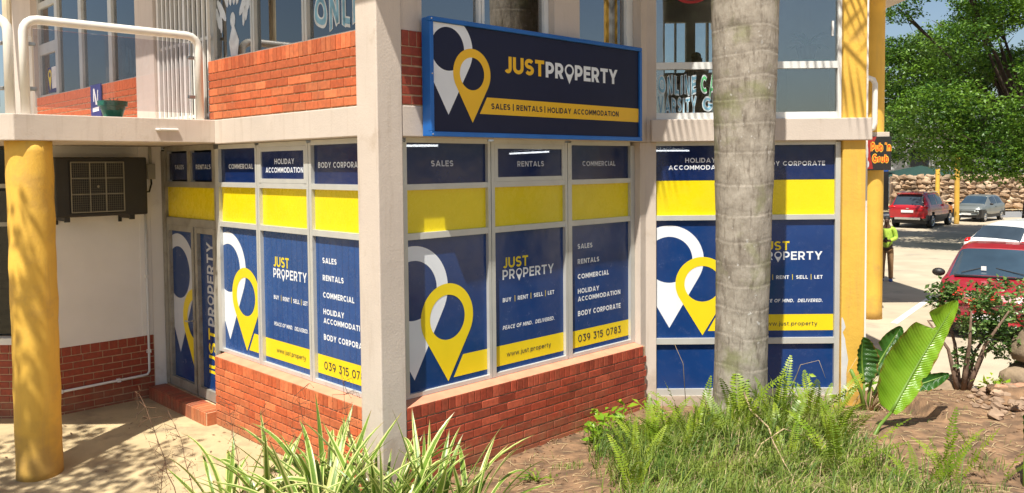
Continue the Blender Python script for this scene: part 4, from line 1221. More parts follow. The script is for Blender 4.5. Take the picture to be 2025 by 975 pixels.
# pub sign
ps = thing('pub_sign', (6.77, 15.70, 3.17), "black square pub board lettered Pub 'n Grub on the yellow column", 'sign')
mb = MB(); mb.box(WORLD, 6.50, 7.0, 15.73 * -1, -15.69, 2.845, 3.475); mb.v = [(q[0], q[1], q[2]) for q in mb.v]
mb = MB(); mb.box(WORLD, 6.50, 7.0, -15.75, -15.70, 2.845, 3.475); mb.build('board', M['pub_dark'], ps, bevel=.004)
FP = Frame((0, 15.70), (1, 0))
decal('red_print', [(((6.50, 2.87), (6.66, 2.87), (6.60, 3.16), (6.72, 3.475), (6.50, 3.475)), 0)], FP, .0012, M['pub_red'], ps)
decal('grey_print', [(ell(6.535, 3.18, .03, .16), 0), (ell(6.55, 2.96, .035, .07), 1), (ell(6.53, 3.36, .025, .05), 2)], FP, .002, M['vinyl_dim'], ps)
for lay, (th, m_) in enumerate((('y', 'pub_yellow'), ('o', 'pub_orange'))):
    for tx, x0, x1, z0_, cp in (('Pub', 6.62, 6.835, 3.20, .16), ("'n", 6.885, 6.985, 3.20, .16), ('Grub', 6.645, 6.94, 2.99, .15)):
        Q, W = [], 0; x = 0
        for ch in tx:
            wd, stk = glyph(ch, .18)
            for s_ in stk:
                for q in ribbon(s_, .20 if lay == 0 else .10): Q.append((tuple((p[0] + x, p[1]) for p in q), 0))
            x += wd + .16
        W = x - .16; sx = (x1 - x0) / W
        Q = [(q, i % 4) for i, (q, l) in enumerate(Q)]
        decal('lettering', Q, FP, .003 + lay * .002, M[m_], ps, lambda p: (x0 + p[0] * sx, z0_ + p[1] * cp))

# ================================================================== balcony railing on the left
def railing(label, fr, a0, a1, n, zt, first_bend, last_bend, loc):
    t = thing('balcony_railing', loc, label, 'railing', 'white balcony railings')
    r = .045; b = .13
    pts = []
    if first_bend:
        pts += [fr(a0, n, 3.545), fr(a0, n, zt - b)] + [fr(a0 + b - b * math.cos(R(k)), n, zt - b + b * math.sin(R(k))) for k in (22, 45, 68)] + [fr(a0 + b, n, zt)]
    else: pts += [fr(a0, n, zt)]
    if last_bend:
        pts += [fr(a1 - b, n, zt)] + [fr(a1 - b + b * math.sin(R(k)), n, zt - b + b * math.cos(R(k))) for k in (22, 45, 68)] + [fr(a1, n, zt - b), fr(a1, n, 3.545)]
    else: pts += [fr(a1, n, zt)]
    mb = MB(); mb.tube(pts, r, 12); mb.build('tube', M['white_tube'], t, smooth=True)
    mb = MB(); mb.box(fr, a0 + .09, a1 - .10, n - .006, n + .004, 3.62, zt - .085); mb.build('glass_panel', M['glass_rail'], t)
    for a in (a0 + .075, a1 - .085):
        for z in (3.80, 4.24):
            mb = MB(); mb.box(fr, a - .045, a + .03, n - .02, n + .02, z - .02, z + .02); mb.build('clamp', M['steel'], t, bevel=.008)
    return t
railing('white tube railing with glass panel along the angled balcony edge', FF, 2.395, 4.165, -.10, 4.485, True, True, FF(3.2, -.1, 3.545))
railing('white tube railing leaving the picture above the yellow column', Frame((0, 8.20), (1, 0)), -8.5, -4.985, 0., 4.485, False, True, (-6.5, 8.2, 3.545))

pt = thing('flower_pot', (-4.42, 9.12, 3.545), 'green plastic flower pot on the balcony floor', 'flower pot')
mb = MB(); mb.lathe((-4.42, 9.12, 3.546), [(.09, 0), (.13, .13), (.15, .135), (.152, .19), (.135, .19), (.125, .15), (.0, .15)], 24); mb.build('tub', M['green_pot'], pt, smooth=False)
mb = MB()
for k in range(3): mb.tube([(-4.42 + .02 * k, 9.12, 3.69), (-4.43 + .03 * k, 9.11, 3.74), (-4.45 + .05 * k, 9.1, 3.77)], .004, 5)
mb.build('twigs', M['twig'], pt)
bd = thing('blue_board', FA(-12.95, .03, 3.55), 'small dark blue notice board with white strokes on the parapet', 'notice board')
mb = MB(); mb.box(FA, -13.14, -12.72, .012, .03, 3.60, 4.225); mb.build('board', M['poster_blue'], bd)
decal('print', [(((-13.03, 3.98), (-12.99, 3.98), (-12.98, 4.17), (-13.02, 4.17)), 0), (((-12.93, 3.93), (-12.86, 3.93), (-12.97, 4.17), (-13.0, 4.17)), 1), (((-12.86, 3.95), (-12.83, 3.95), (-12.82, 4.14), (-12.85, 4.14)), 2), (((-13.06, 3.83), (-12.80, 3.84), (-12.80, 3.90), (-13.06, 3.89)), 0), (((-13.05, 3.66), (-12.84, 3.66), (-12.84, 3.72), (-13.05, 3.71)), 0)], FA, .031, M['paper'], bd)

# cloth hanging in the upper window
cl = thing('hanging_cloth', FA(-7.95, -.3, 5.0), 'red white and green cloth hanging inside the upper window', 'cloth')
def strip(a0, a1, z0a, z0b, m_, nm):
    mb = MB(); K = 8
    for i in range(K):
        f0, f1 = i / K, (i + 1) / K
        mb.quad(FA(a0 + (a1 - a0) * f0, -.26 + .02 * math.sin(f0 * 9), z0a + (z0b - z0a) * f0), FA(a0 + (a1 - a0) * f1, -.26 + .02 * math.sin(f1 * 9), z0a + (z0b - z0a) * f1), FA(a0 + (a1 - a0) * f1 - .1, -.26 + .02 * math.sin(f1 * 9), 6.0), FA(a0 + (a1 - a0) * f0 - .1, -.26 + .02 * math.sin(f0 * 9), 6.0))
    mb.build(nm, m_, cl)
strip(-8.16, -7.86, 4.24, 4.24, M['flag_red'], 'red_band'); strip(-7.86, -7.80, 4.3, 4.26, M['paper'], 'white_band'); strip(-7.80, -7.58, 4.26, 4.36, M['flag_green'], 'green_band'); strip(-7.58, -7.53, 4.4, 4.5, M['paper'], 'white_band')

# ================================================================== plants
def mesh_np(name, v, f, mats, uvs=None, mi=None, smooth=False):
    me = bpy.data.meshes.new(name)
    v = np.asarray(v, np.float32); f = np.asarray(f, np.int32)
    me.vertices.add(len(v)); me.vertices.foreach_set('co', v.ravel())
    me.loops.add(f.size); me.loops.foreach_set('vertex_index', f.ravel())
    k = f.shape[1]
    me.polygons.add(len(f)); me.polygons.foreach_set('loop_start', np.arange(0, f.size, k, dtype=np.int32))
    me.polygons.foreach_set('loop_total', np.full(len(f), k, np.int32))
    for q in mats: me.materials.append(q)
    if mi is not None: me.polygons.foreach_set('material_index', np.asarray(mi, np.int32))
    if uvs is not None:
        l = me.uv_layers.new(name='UVMap'); l.data.foreach_set('uv', np.asarray(uvs, np.float32)[f.ravel()].ravel())
    if smooth: me.polygons.foreach_set('use_smooth', np.ones(len(f), bool))
    me.update(calc_edges=True)
    return me


def leaf_quads(C, size, up_bias=.4, aspect=.55, rs=nr, droop=None):
    """small folded leaves (two quads each) at points C"""
    n = len(C); C = np.asarray(C)
    ax = rs.normal(size=(n, 3)); ax[:, 2] *= .6
    if droop is not None: ax[:, 2] += droop
    ax /= np.linalg.norm(ax, axis=1, keepdims=True)
    nm = rs.normal(size=(n, 3)); nm[:, 2] = np.abs(nm[:, 2]) + up_bias
    sd = np.cross(nm, ax); sd /= np.linalg.norm(sd, axis=1, keepdims=True) + 1e-9
    nn = np.cross(ax, sd)
    L = (size * rs.uniform(.6, 1.3, n))[:, None]; W = L * aspect * .5
    b = C; t = C + ax * L; mid = C + ax * L * .45
    l = mid + sd * W + nn * L * .10; r = mid - sd * W + nn * L * .10
    v = np.stack([b, r, t, l], 1).reshape(-1, 3)
    i = np.arange(n)[:, None] * 4
    f = np.concatenate([i + [0, 1, 2], i + [0, 2, 3]], 0)
    return v, f


# --- striped strap-leaved plants in front of the pillar
def strap_mesh(L, wd, lean, droop, twist, seed):
    rs = random.Random(seed); v = []; uvs = []; f = []; n = 11
    x = z = 0.; ang = lean
    for i in range(n + 1):
        t = i / n
        w_ = wd * .5 * min(1, .55 + t * 2.2) * (1 - max(0, (t - .55) / .45) ** 1.7) + .0008
        tw = twist * t
        for s_, u in ((-1, 0), (0, .5), (1, 1)):
            yy = s_ * w_ * math.cos(tw); zz = s_ * w_ * math.sin(tw)
            fold = (abs(s_) * w_ * .42)
            v.append((x - math.cos(ang) * fold * 0 - math.sin(ang) * 0 + fold * -math.cos(ang) * .9, yy, z + zz + fold * math.sin(ang) * .9))
            uvs.append((u, t))
        ang += droop * (.4 + 1.4 * t) / n
        x += math.sin(ang) * L / n; z += math.cos(ang) * L / n
    for i in range(n):
        for j in range(2):
            a = i * 3 + j; f.append((a, a + 1, a + 4, a + 3))
    return mesh_np('leaf', v, f, [M['flax']], uvs, smooth=True)

STRAP = []
for k in range(18):
    STRAP.append(strap_mesh(1.0, rng.uniform(.040, .062), rng.uniform(.05, .25), rng.choice([.15, .35, .6, 1.0, 1.5]) * rng.uniform(.8, 1.2), rng.uniform(-.7, .7), k))
def strap_plant(x, y, n, size, label, tilt=0., bias=None):
    z = h_bed(x, y)
    t = thing('striped_flax', (x, y, z), label, 'plant', 'striped flax clumps in front of the pillar')
    for k in range(n):
        az = rng.uniform(0, 2 * math.pi)
        r = rng.uniform(0, .14)
        sc = size * rng.uniform(.55, 1.12)
        lean = rng.uniform(.0, .75) ** 1.2
        mw = Matrix.Translation((x + r * math.cos(az), y + r * math.sin(az), z - .03)) @ Matrix.Rotation(az + rng.uniform(-.5, .5), 4, 'Z') @ Matrix.Rotation(lean, 4, 'Y') @ Matrix.Rotation(rng.uniform(-.25, .25), 4, 'X') @ Matrix.Diagonal((sc, sc * rng.uniform(.9, 1.25), sc, 1))
        link('leaf', rng.choice(STRAP), t, mw)
strap_plant(-1.16, 6.62, 40, 1.10, 'tallest striped flax clump right in front of the pillar foot')
strap_plant(-1.60, 6.72, 38, 1.0, 'striped flax clump in front of the sunlit brick wall')
strap_plant(-2.05, 6.72, 30, .92, 'leftmost striped flax clump beside the dry stems')
strap_plant(-.74, 6.55, 38, .98, 'striped flax clump before the shaded left end of the sign-side bricks')
strap_plant(-.98, 6.15, 36, .95, 'nearest low striped flax clump at the bottom edge')
strap_plant(-1.52, 6.2, 36, .95, 'low striped flax clump at the bottom edge left of the pillar')
strap_plant(-.42, 6.45, 24, .78, 'rightmost striped flax clump arching over bare soil')
strap_plant(-2.45, 6.80, 24, .92, 'sparse striped flax leaves over the paving edge')

# --- dry branched stems
def dry_stem(x, y, top, label, seed, r=.0045):
    rs = random.Random(seed); z = max(h_bed(x, y), h_ground(x, y))
    t = thing('dried_flower', (x, y, z), label, 'dried flower', 'dry flower stems by the paving')
    p0 = Vector((x, y, z - .02)); p3 = Vector(top)
    pts = [p0.lerp(p3, k / 10) + Vector((rs.uniform(-.012, .012), rs.uniform(-.012, .012), .10 * math.sin(math.pi * k / 10) * .5)) for k in range(11)]
    mb = MB(); mb.tube(pts, [r * (1 - .65 * k / 10) for k in range(11)], 5); mb.build('stalk', M['twig'], t)
    mb = MB()
    for k in range(4, 11):
        for q in range(4):
            dv = Vector((rs.uniform(-1, 1), rs.uniform(-.6, .6), rs.uniform(-.3, .8))).normalized() * rs.uniform(.04, .12)
            a = pts[k]; b = a + dv; c = b + Vector((rs.uniform(-.03, .03), 0, -rs.uniform(.02, .06)))
            mb.tube([a, b, c], [.0022, .0018, .001], 4, False); mb.blob(c, .0042, 5, 3)
    mb.build('seed_branches', M['twig'], t)
dry_stem(-2.75, 6.75, (-3.32, 7.2, 1.02), 'tall dry stem leaning left over the paving', 1, .0055)
dry_stem(-2.62, 6.7, (-2.95, 7.0, .86), 'branched dry stem beside the tall leaning one', 2)
dry_stem(-2.2, 6.55, (-2.45, 6.9, 1.02), 'dark dry stem rising out of the leftmost flax', 3)
dry_stem(-1.95, 6.6, (-2.15, 6.8, .95), 'dry seed head in front of the brick wall foot', 4)
dry_stem(-1.25, 6.5, (-1.42, 6.6, 1.28), 'dry seed stem against the sunlit wall top', 5)
dry_stem(-3.05, 6.85, (-3.1, 7.1, .42), 'short dry stem at the paving edge', 6)
dry_stem(-1.62, 6.5, (-1.78, 6.6, 1.20), 'thin brown stem bent among the flax leaves', 7)

# --- ferns: fronds with paired leaflets
def frond_mesh(seed, droop, dark=False):
    rs = random.Random(seed); v = []; f = []; n = 25
    x = z = 0.; ang = .05; pts = []
    for i in range(n + 1):
        pts.append((x, z, ang)); ang += droop * (.3 + 1.3 * i / n) / n
        x += math.sin(ang) / n; z += math.cos(ang) / n
    for i in range(n):                                   # midrib
        a = len(v); w_ = .006 * (1 - .7 * i / n)
        v += [(pts[i][0], -w_, pts[i][1]), (pts[i][0], w_, pts[i][1]), (pts[i + 1][0], w_, pts[i + 1][1]), (pts[i + 1][0], -w_, pts[i + 1][1])]
        f.append((a, a + 1, a + 2, a + 3))
    for i in range(3, n + 1):
        t = i / n; ln = .108 * math.sin(math.pi * (.12 + .86 * t) ** .9) ** .7 * rs.uniform(.85, 1.1) + .006
        px, pz, an = pts[i]; dx, dz = math.sin(an), math.cos(an); nx, nz = math.cos(an), -math.sin(an)
        for s_ in (-1, 1):
            a = len(v); up_ = .25; hw = .0185
            lift = rs.uniform(-.1, .35)
            e = (px + dx * ln * up_ + nx * ln * lift, s_ * ln, pz + dz * ln * up_ + nz * ln * lift)
            mdl = (px + dx * ln * .1 + nx * ln * lift * .4, s_ * ln * .45, pz + dz * ln * .1 + nz * ln * lift * .4)
            v += [(px, 0, pz), (mdl[0] - dx * hw, mdl[1], mdl[2] - dz * hw), e, (mdl[0] + dx * hw, mdl[1], mdl[2] + dz * hw)]
            f.append((a, a + 1, a + 2, a + 3))
    return mesh_np('frond', v, f, [M['frond_dark'] if dark else M['frond']])
FR = [frond_mesh(k, d_, k % 5 == 4) for k, d_ in enumerate((.25, .45, .7, 1.0, .35, 1.4, .15, .6, .85, .5))]
def fern(x, y, n, size, label, lean=(.05, .7)):
    z = h_bed(x, y)
    t = thing('fern', (x, y, z), label, 'fern', 'sword ferns on the mound')
    for k in range(n):
        az = 2 * math.pi * (k + rng.uniform(-.3, .3)) / n
        sc = size * rng.uniform(.75, 1.28)
        spin = rng.uniform(-1.2, 1.2)
        mw = Matrix.Translation((x + .04 * math.cos(az), y + .04 * math.sin(az), z - .02)) @ Matrix.Rotation(az, 4, 'Z') @ Matrix.Rotation(rng.uniform(*lean), 4, 'Y') @ Matrix.Rotation(spin, 4, 'Z') @ Matrix.Diagonal((sc, sc, sc, 1))
        link('frond', rng.choice(FR), t, mw)
fern(2.22, 8.22, 6, .58, 'upright fern growing right against the palm trunk', (.02, .45))
fern(2.74, 7.98, 6, .54, 'fern with tall fronds right of the palm trunk')
fern(3.05, 8.25, 5, .50, 'fern in front of the square yellow pillar foot')
fern(2.84, 7.42, 5, .56, 'fern beside the stem of the big banana-like leaf', (.02, .5))
fern(1.22, 7.95, 5, .55, 'fern left of the palm near the end of the brick wall', (.02, .5))
fern(1.80, 8.45, 5, .52, 'fern between the palm and the blue window panel')
fern(2.35, 7.50, 5, .52, 'low fern in the grass before the palm')
fern(1.50, 7.60, 5, .50, 'low spreading fern in the grass left of the palm', (.4, 1.1))
fern(2.62, 6.75, 6, .55, 'fern low in the grass at the bottom edge')
fern(3.35, 6.45, 6, .50, 'fern at the bottom edge right of the big leaf', (.02, .5))
fern(3.05, 6.30, 5, .46, 'small fern at the bottom edge under the big leaf')
fern(.92, 6.62, 3, .42, 'thin upright fern at the left end of the grass', (.0, .15))
fern(2.05, 8.05, 4, .40, 'short fern in front of the trunk base')
fern(3.75, 6.5, 3, .5, 'fern leaning right over the bare soil', (.3, .8))
fern(1.35, 8.30, 5, .56, 'fern close to the beige pier left of the shop window')
fern(1.68, 8.02, 5, .54, 'fern left of the palm trunk in the tall grass')
fern(2.02, 7.72, 5, .46, 'fern before the palm in the middle of the grass')
fern(2.52, 8.22, 5, .60, 'fern touching the right side of the palm trunk')
fern(1.05, 7.42, 4, .46, 'fern at the left margin of the grass')
fern(2.25, 6.95, 4, .44, 'fern low in the grass near the bottom edge')
fern(1.52, 8.45, 4, .42, 'yellowing fern under the left edge of the flat shop window')

# --- grass on the mound
def blades(name, pts, hmin, hmax, wd, mt, bend=.5, **tags):
    n = len(pts); P0 = np.array(pts)
    az = nr.uniform(0, 2 * np.pi, n); H = nr.uniform(hmin, hmax, n) * nr.uniform(.6, 1.2, n); bd_ = nr.uniform(.1, 1, n) * bend
    d_ = np.stack([np.cos(az), np.sin(az), np.zeros(n)], 1); sd = np.stack([-np.sin(az + .6), np.cos(az + .6), np.zeros(n)], 1) * wd * .5
    upv = np.array([0, 0, 1.])
    m1 = P0 + d_ * (H * bd_ * .35)[:, None] + upv * (H * .6)[:, None]
    tp = P0 + d_ * (H * bd_ * 1.1)[:, None] + upv * (H * (1 - .35 * bd_))[:, None]
    v = np.stack([P0 - sd, P0 + sd, m1 + sd * .8, m1 - sd * .8, tp], 1).reshape(-1, 3)
    i = np.arange(n)[:, None] * 5
    f = np.concatenate([i + [0, 1, 2], i + [0, 2, 3], i + [3, 2, 4]], 0)
    return link(name, mesh_np(name, v, f, [mt]), **tags)

def scatter(n, dens):
    out = []
    while len(out) < n:
        x = rng.uniform(-.6, 4.6); y = rng.uniform(5.4, 9.6)
        if rng.random() < dens(x, y): out.append((x, y, h_bed(x, y) - .005))
    return out
def dmound(x, y):
    c = noise.noise(Vector((x * 3.2, y * 3.2, 0)))
    m_ = sstep(.62, 1.05, x + .15 * c) * sstep(3.25, 2.75, x + .2 * c) * sstep(9.2, 8.5, y)
    return m_ * max(0, .12 + 1.25 * max(0, .30 + c))
blades('grass', scatter(15000, dmound), .07, .24, .0105, M['grass'], 1.15, kind='stuff')
blades('dry_grass', scatter(3800, lambda x, y: dmound(x, y) * (1.2 if x > 1.7 else .45)), .08, .24, .0060, M['straw'], 1.2, kind='stuff')
def dsoil(x, y):
    c = noise.noise(Vector((x * 2.2 + 7, y * 2.2, 4)))
    return .5 if c > .33 else .012
blades('sparse_grass', scatter(2200, dsoil), .03, .10, .006, M['grass'], 1.0, kind='stuff')
blades('tall_weeds', scatter(1500, lambda x, y: dmound(x, y) * (1 if y > 6.6 else .4)), .26, .46, .0085, M['grass'], 1.35, kind='stuff')
# straw, twigs and small clods lying on the soil
v = []; f = []
mb = MB()
for k in range(1500):
    x = rng.uniform(-.9, 6.5); y = rng.uniform(5.6, 10.2); z = h_bed(x, y) + .006
    if z < .02: continue
    a = rng.uniform(0, math.pi); l = rng.uniform(.02, .10); dx, dy = math.cos(a) * l, math.sin(a) * l
    mb.tube([(x - dx, y - dy, h_bed(x - dx, y - dy) + .008), (x, y, z + rng.uniform(.004, .016)), (x + dx, y + dy, h_bed(x + dx, y + dy) + .008)], rng.uniform(.0015, .0032), 4, False)
mb.build('straw_litter', M['straw'], kind='stuff')
mb = MB()
for k in range(1300):
    x = rng.uniform(-.9, 6.8); y = rng.uniform(5.6, 10.4); z = h_bed(x, y)
    if z < .02: continue
    s_ = rng.uniform(.005, .02); mb.blob((x, y, z + s_ * .3), (s_, s_ * rng.uniform(.6, 1.2), s_ * .7), 6, 4, .5)
mb.build('soil_clods', M['soil'], kind='stuff')
# fallen leaves on the paving and along the wall feet
mb = MB()
for k in range(150):
    if k < 95: x, y = rng.uniform(-6.2, -1.6), rng.uniform(7.0, 10.6)
    else: q = uv(6.0 - abs(rng.gauss(.02, .09)), rng.uniform(4.7, 8.1)); x, y = q.x, q.y
    if (x + y) * S > 4.24 and (y - x) * S > 6.0: continue
    z = max(h_bed(x, y), h_ground(x, y)) + .006; a = rng.uniform(0, 6.28); l = rng.uniform(.012, .035); c, s_ = math.cos(a) * l, math.sin(a) * l
    mb.quad((x - c, y - s_, z), (x + s_ * .4, y - c * .4, z + .006), (x + c, y + s_, z + rng.uniform(.0, .02)), (x - s_ * .4, y + c * .4, z + .004))
mb.build('fallen_leaves', M['twig'], kind='stuff')
# thin bare runners over the mound
def runner(pts, label, r=.008):
    t = thing('dry_twig', pts[0], label, 'twig', 'bare twigs in the grass')
    mb = MB(); mb.tube(pts, [r * (1 - .6 * i / (len(pts) - 1)) for i in range(len(pts))], 6); mb.build('stem', M['straw'], t, smooth=True)
runner([(2.2, 8.1, .75), (2.15, 7.7, .70), (2.2, 7.3, .66), (2.12, 6.9, .66), (2.1, 6.5, .60), (2.1, 6.2, .55)], 'pale bare twig running down the grass below the trunk', .011)
runner([(2.55, 7.4, .55), (2.3, 7.2, .68), (2.05, 7.0, .62), (1.9, 6.8, .52)], 'curved dry twig crossing the grass')
runner([(2.75, 8.5, .55), (2.85, 8.4, .95), (3.0, 8.3, 1.02), (3.05, 8.25, .85)], 'thin dry arching stem before the dark blue panel', .004)
runner([(1.75, 8.7, .45), (1.72, 8.7, .9), (1.62, 8.65, 1.12)], 'thin dry stem left of the trunk', .004)
runner([(3.3, 8.4, .5), (3.32, 8.4, .85), (3.42, 8.4, 1.02)], 'thin dry stem beside the yellow pillar', .004)

# --- young leafy plant at the end of the brick wall
def leafy(x, y, n, size, label, name='leafy_plant', mt='young_leaf', h=.34, spread=.32, group=None, stems=6):
    z = h_bed(x, y); t = thing(name, (x, y, z), label, 'plant', group)
    mb = MB(); tips = []
    for k in range(stems):
        a = rng.uniform(0, 6.28); e = Vector((x + spread * rng.uniform(.2, 1) * math.cos(a), y + spread * .6 * math.sin(a), z + h * rng.uniform(.4, 1)))
        b = Vector((x, y, z)); mb.tube([b, b.lerp(e, .5) + Vector((0, 0, .03)), e], [.006, .005, .003], 5); tips.append((b, e))
    mb.build('stems', M['young_leaf'], t)
    C = []
    for k in range(n):
        b, e = rng.choice(tips); C.append(b.lerp(e, rng.uniform(.35, 1.05)) + Vector([rng.gauss(0, .03) for _ in range(3)]))
    v, f = leaf_quads(np.array([tuple(c) for c in C]), size, .8, .5)
    link('leaves', mesh_np('leaves', v, f, [M[mt]]), t)
leafy(.80, 8.62, 46, .13, 'yellow-green leafy plant at the right end of the brick wall')
leafy(1.12, 8.95, 46, .12, 'bright leafy plant between the brick wall and the ferns')
leafy(1.55, 9.2, 30, .10, 'small leafy plant under the beige corner pier')
leafy(3.1, 8.9, 26, .10, 'small leafy weed before the square yellow pillar', h=.5)
leafy(5.35, 9.35, 40, .09, 'low leafy weed beside the pile of rubble', h=.2, spread=.2)
leafy(4.35, 10.3, 26, .09, 'small weed at the edge of the paved court', h=.25, spread=.15)
leafy(.15, 7.55, 60, .05, 'tuft of tiny weeds at the foot of the brick wall', h=.08, spread=.2, mt='grass')
leafy(5.05, 10.25, 22, .08, 'small weed left of the flowering bush stem', h=.22, spread=.14)

# --- big paddle leaves
def paddle(t, base, mid0, tip, side, wl, wr, sag, mt, notch=(), stem_r=.014, nm='leaf_blade', shape=.85):
    """a broad leaf: stalk from base to mid0, blade from mid0 to tip"""
    base, a, b = Vector(base), Vector(mid0), Vector(tip)
    mb = MB(); mb.tube([base, base.lerp(a, .5) + Vector((-.01, 0, .02)), a], [stem_r * 1.4, stem_r * 1.1, stem_r], 7)
    mb.build('leaf_stalk', mat('green_stalk', (.14, .24, .03), .45), t, smooth=True) if 'green_stalk' not in bpy.data.materials else mb.build('leaf_stalk', bpy.data.materials['green_stalk'], t, smooth=True)
    ax = (b - a); n = 44; m_ = 9
    sd = Vector(side).normalized(); nn = ax.normalized().cross(sd).normalized()
    v = []; uvs = []; f = []
    for i in range(n + 1):
        s_ = i / n
        c = a + ax * s_ + nn * sag * math.sin(math.pi * s_)
        prof = math.sin(math.pi * min(1, (s_ * .97 + .02)) ** shape) ** .62
        for j in range(-m_, m_ + 1):
            w_ = (wl if j < 0 else wr) * prof; q = abs(j) / m_
            cut = 1.
            for (sd_, s0, s1, dp) in notch:
                if (sd_ < 0) == (j < 0) and s0 < s_ < s1: cut = min(cut, 1 - dp * (1 - abs((s_ - (s0 + s1) / 2) / ((s1 - s0) / 2))))
            q2 = q * cut
            rip = .010 * math.sin(s_ * 60 + j * .5) * q + .012 * math.sin(s_ * 17 + 2) * q
            p = c + sd * (w_ * q2 * (1 if j > 0 else -1)) + nn * (-.55 * w_ * q2 * q2 + .10 * w_ * q2 + rip) + ax.normalized() * (.10 * w_ * q2)
            v.append(tuple(p)); uvs.append((q, s_))
    k = 2 * m_ + 1
    for i in range(n):
        for j in range(2 * m_): o = i * k + j; f.append((o, o + 1, o + k + 1, o + k))
    link(nm, mesh_np(nm, v, f, [mt], uvs, smooth=True), t)
    rib = MB(); rib.tube([a + ax * (i / 12) + nn * (sag * math.sin(math.pi * i / 12) + .004) for i in range(13)], [.017 * (1 - .8 * i / 12) for i in range(13)], 7)
    rib.build('midrib', bpy.data.materials['green_stalk'], t, smooth=True)

def paddle_mat(name, c1, c2, sub):
    mt = leaf_mat(name, c1, c2, sub, .28, scale=2.5)
    t = mt.node_tree; b = t.nodes['Principled BSDF']; N = lambda k: t.nodes.new('ShaderNode' + k); L = t.links.new
    uvn = N('UVMap'); sx = N('SeparateXYZ'); L(uvn.outputs[0], sx.inputs[0])
    ml = N('Math'); ml.operation = 'MULTIPLY'; ml.inputs[1].default_value = 260; L(sx.outputs[1], ml.inputs[0])
    ad = N('Math'); ad.operation = 'MULTIPLY_ADD'; ad.inputs[1].default_value = -22; L(sx.outputs[0], ad.inputs[0]); L(ml.outputs[0], ad.inputs[2])
    si = N('Math'); si.operation = 'SINE'; L(ad.outputs[0], si.inputs[0])
    bp = N('Bump'); bp.inputs['Distance'].default_value = .0014; L(si.outputs[0], bp.inputs['Height']); L(bp.outputs[0], b.inputs['Normal'])
    # browned, torn-looking margin
    n9 = N('TexNoise'); n9.inputs['Scale'].default_value = 16; n9.inputs['Detail'].default_value = 5
    g9 = N('NewGeometry'); L(g9.outputs['Position'], n9.inputs['Vector'])
    a9 = N('Math'); a9.operation = 'MULTIPLY_ADD'; a9.inputs[1].default_value = .5; a9.inputs[2].default_value = -.25; L(n9.outputs[0], a9.inputs[0])
    s9 = N('Math'); s9.operation = 'ADD'; L(sx.outputs[0], s9.inputs[0]); L(a9.outputs[0], s9.inputs[1])
    r9 = N('MapRange'); r9.inputs[1].default_value = .91; r9.inputs[2].default_value = 1.03; L(s9.outputs[0], r9.inputs[0])
    old = b.inputs['Base Color'].links[0].from_socket
    x9 = N('MixRGB'); x9.inputs[2].default_value = (.26, .13, .035, 1); L(r9.outputs[0], x9.inputs[0]); L(old, x9.inputs[1]); L(x9.outputs[0], b.inputs['Base Color'])
    return mt
PM = paddle_mat('paddle_leaf', (.17, .36, .014), (.27, .48, .03), .38)
PD = paddle_mat('paddle_leaf_dark', (.025, .10, .012), (.05, .15, .02), .25)
bl = thing('banana_plant', (3.30, 7.55, h_bed(3.3, 7.55)), 'big bright paddle-shaped leaf on a leaning green stalk', 'plant')
paddle(bl, (3.24, 7.62, h_bed(3.24, 7.62) - .05), (3.53, 7.86, .62), (4.19, 7.95, 1.665), (.86, -.25, -.50), .31, .115, .06, PM, notch=((-1, .68, .80, 1.0), (-1, .80, 1.3, .35), (1, .30, .36, .3)), shape=.66)
sl_ = thing('strelitzia', (4.06, 9.70, h_bed(4.06, 9.7)), 'darker paddle-leaved plant beside the square yellow pillar', 'plant')
gz = h_bed(4.06, 9.7)
paddle(sl_, (4.05, 9.70, gz - .05), (4.02, 9.66, .42), (3.985, 9.62, .97), (.95, .2, .1), .09, .17, .03, PD)
paddle(sl_, (4.08, 9.72, gz - .05), (4.15, 9.74, .50), (4.50, 9.78, 1.06), (.7, -.3, -.55), .13, .13, .04, PD, notch=((-1, .4, .5, .8), (1, .6, .68, .8)))
paddle(sl_, (4.10, 9.74, gz - .05), (4.30, 9.85, .42), (5.02, 9.95, .86), (.4, -.3, -.8), .15, .12, .10, PD, notch=((1, .3, .4, .7), (1, .62, .7, .7)))
paddle(sl_, (4.12, 9.68, gz - .05), (4.28, 9.6, .30), (4.95, 9.55, .55), (.2, -.4, -.8), .09, .12, .06, PD)
mb = MB(); mb.tube([(4.0, 9.55, gz - .05), (3.93, 9.53, .35), (3.80, 9.5, .62)], [.025, .022, .022], 8); mb.build('cut_stalk', bpy.data.materials['green_stalk'], sl_, smooth=True)
mb = MB()
for k in range(14):
    a = rng.uniform(0, 6.28); mb.tube([(4.08, 9.66, gz), (4.08 + .1 * math.cos(a), 9.6 + .1 * math.sin(a), gz + rng.uniform(.1, .3)), (4.08 + .22 * math.cos(a), 9.58 + .2 * math.sin(a), gz + rng.uniform(.0, .3))], [.01, .007, .003], 4)
mb.build('dry_sheaths', M['straw'], sl_)
rl_ = thing('broad_leaf_plant', (4.02, 6.45, h_bed(4.02, 6.45)), 'dark broad leaf entering at the right edge', 'plant')
paddle(rl_, (3.92, 6.4, h_bed(3.92, 6.4) - .05), (3.99, 6.5, .78), (4.24, 6.6, 1.12), (.75, -.2, -.62), .13, .12, .04, PD)

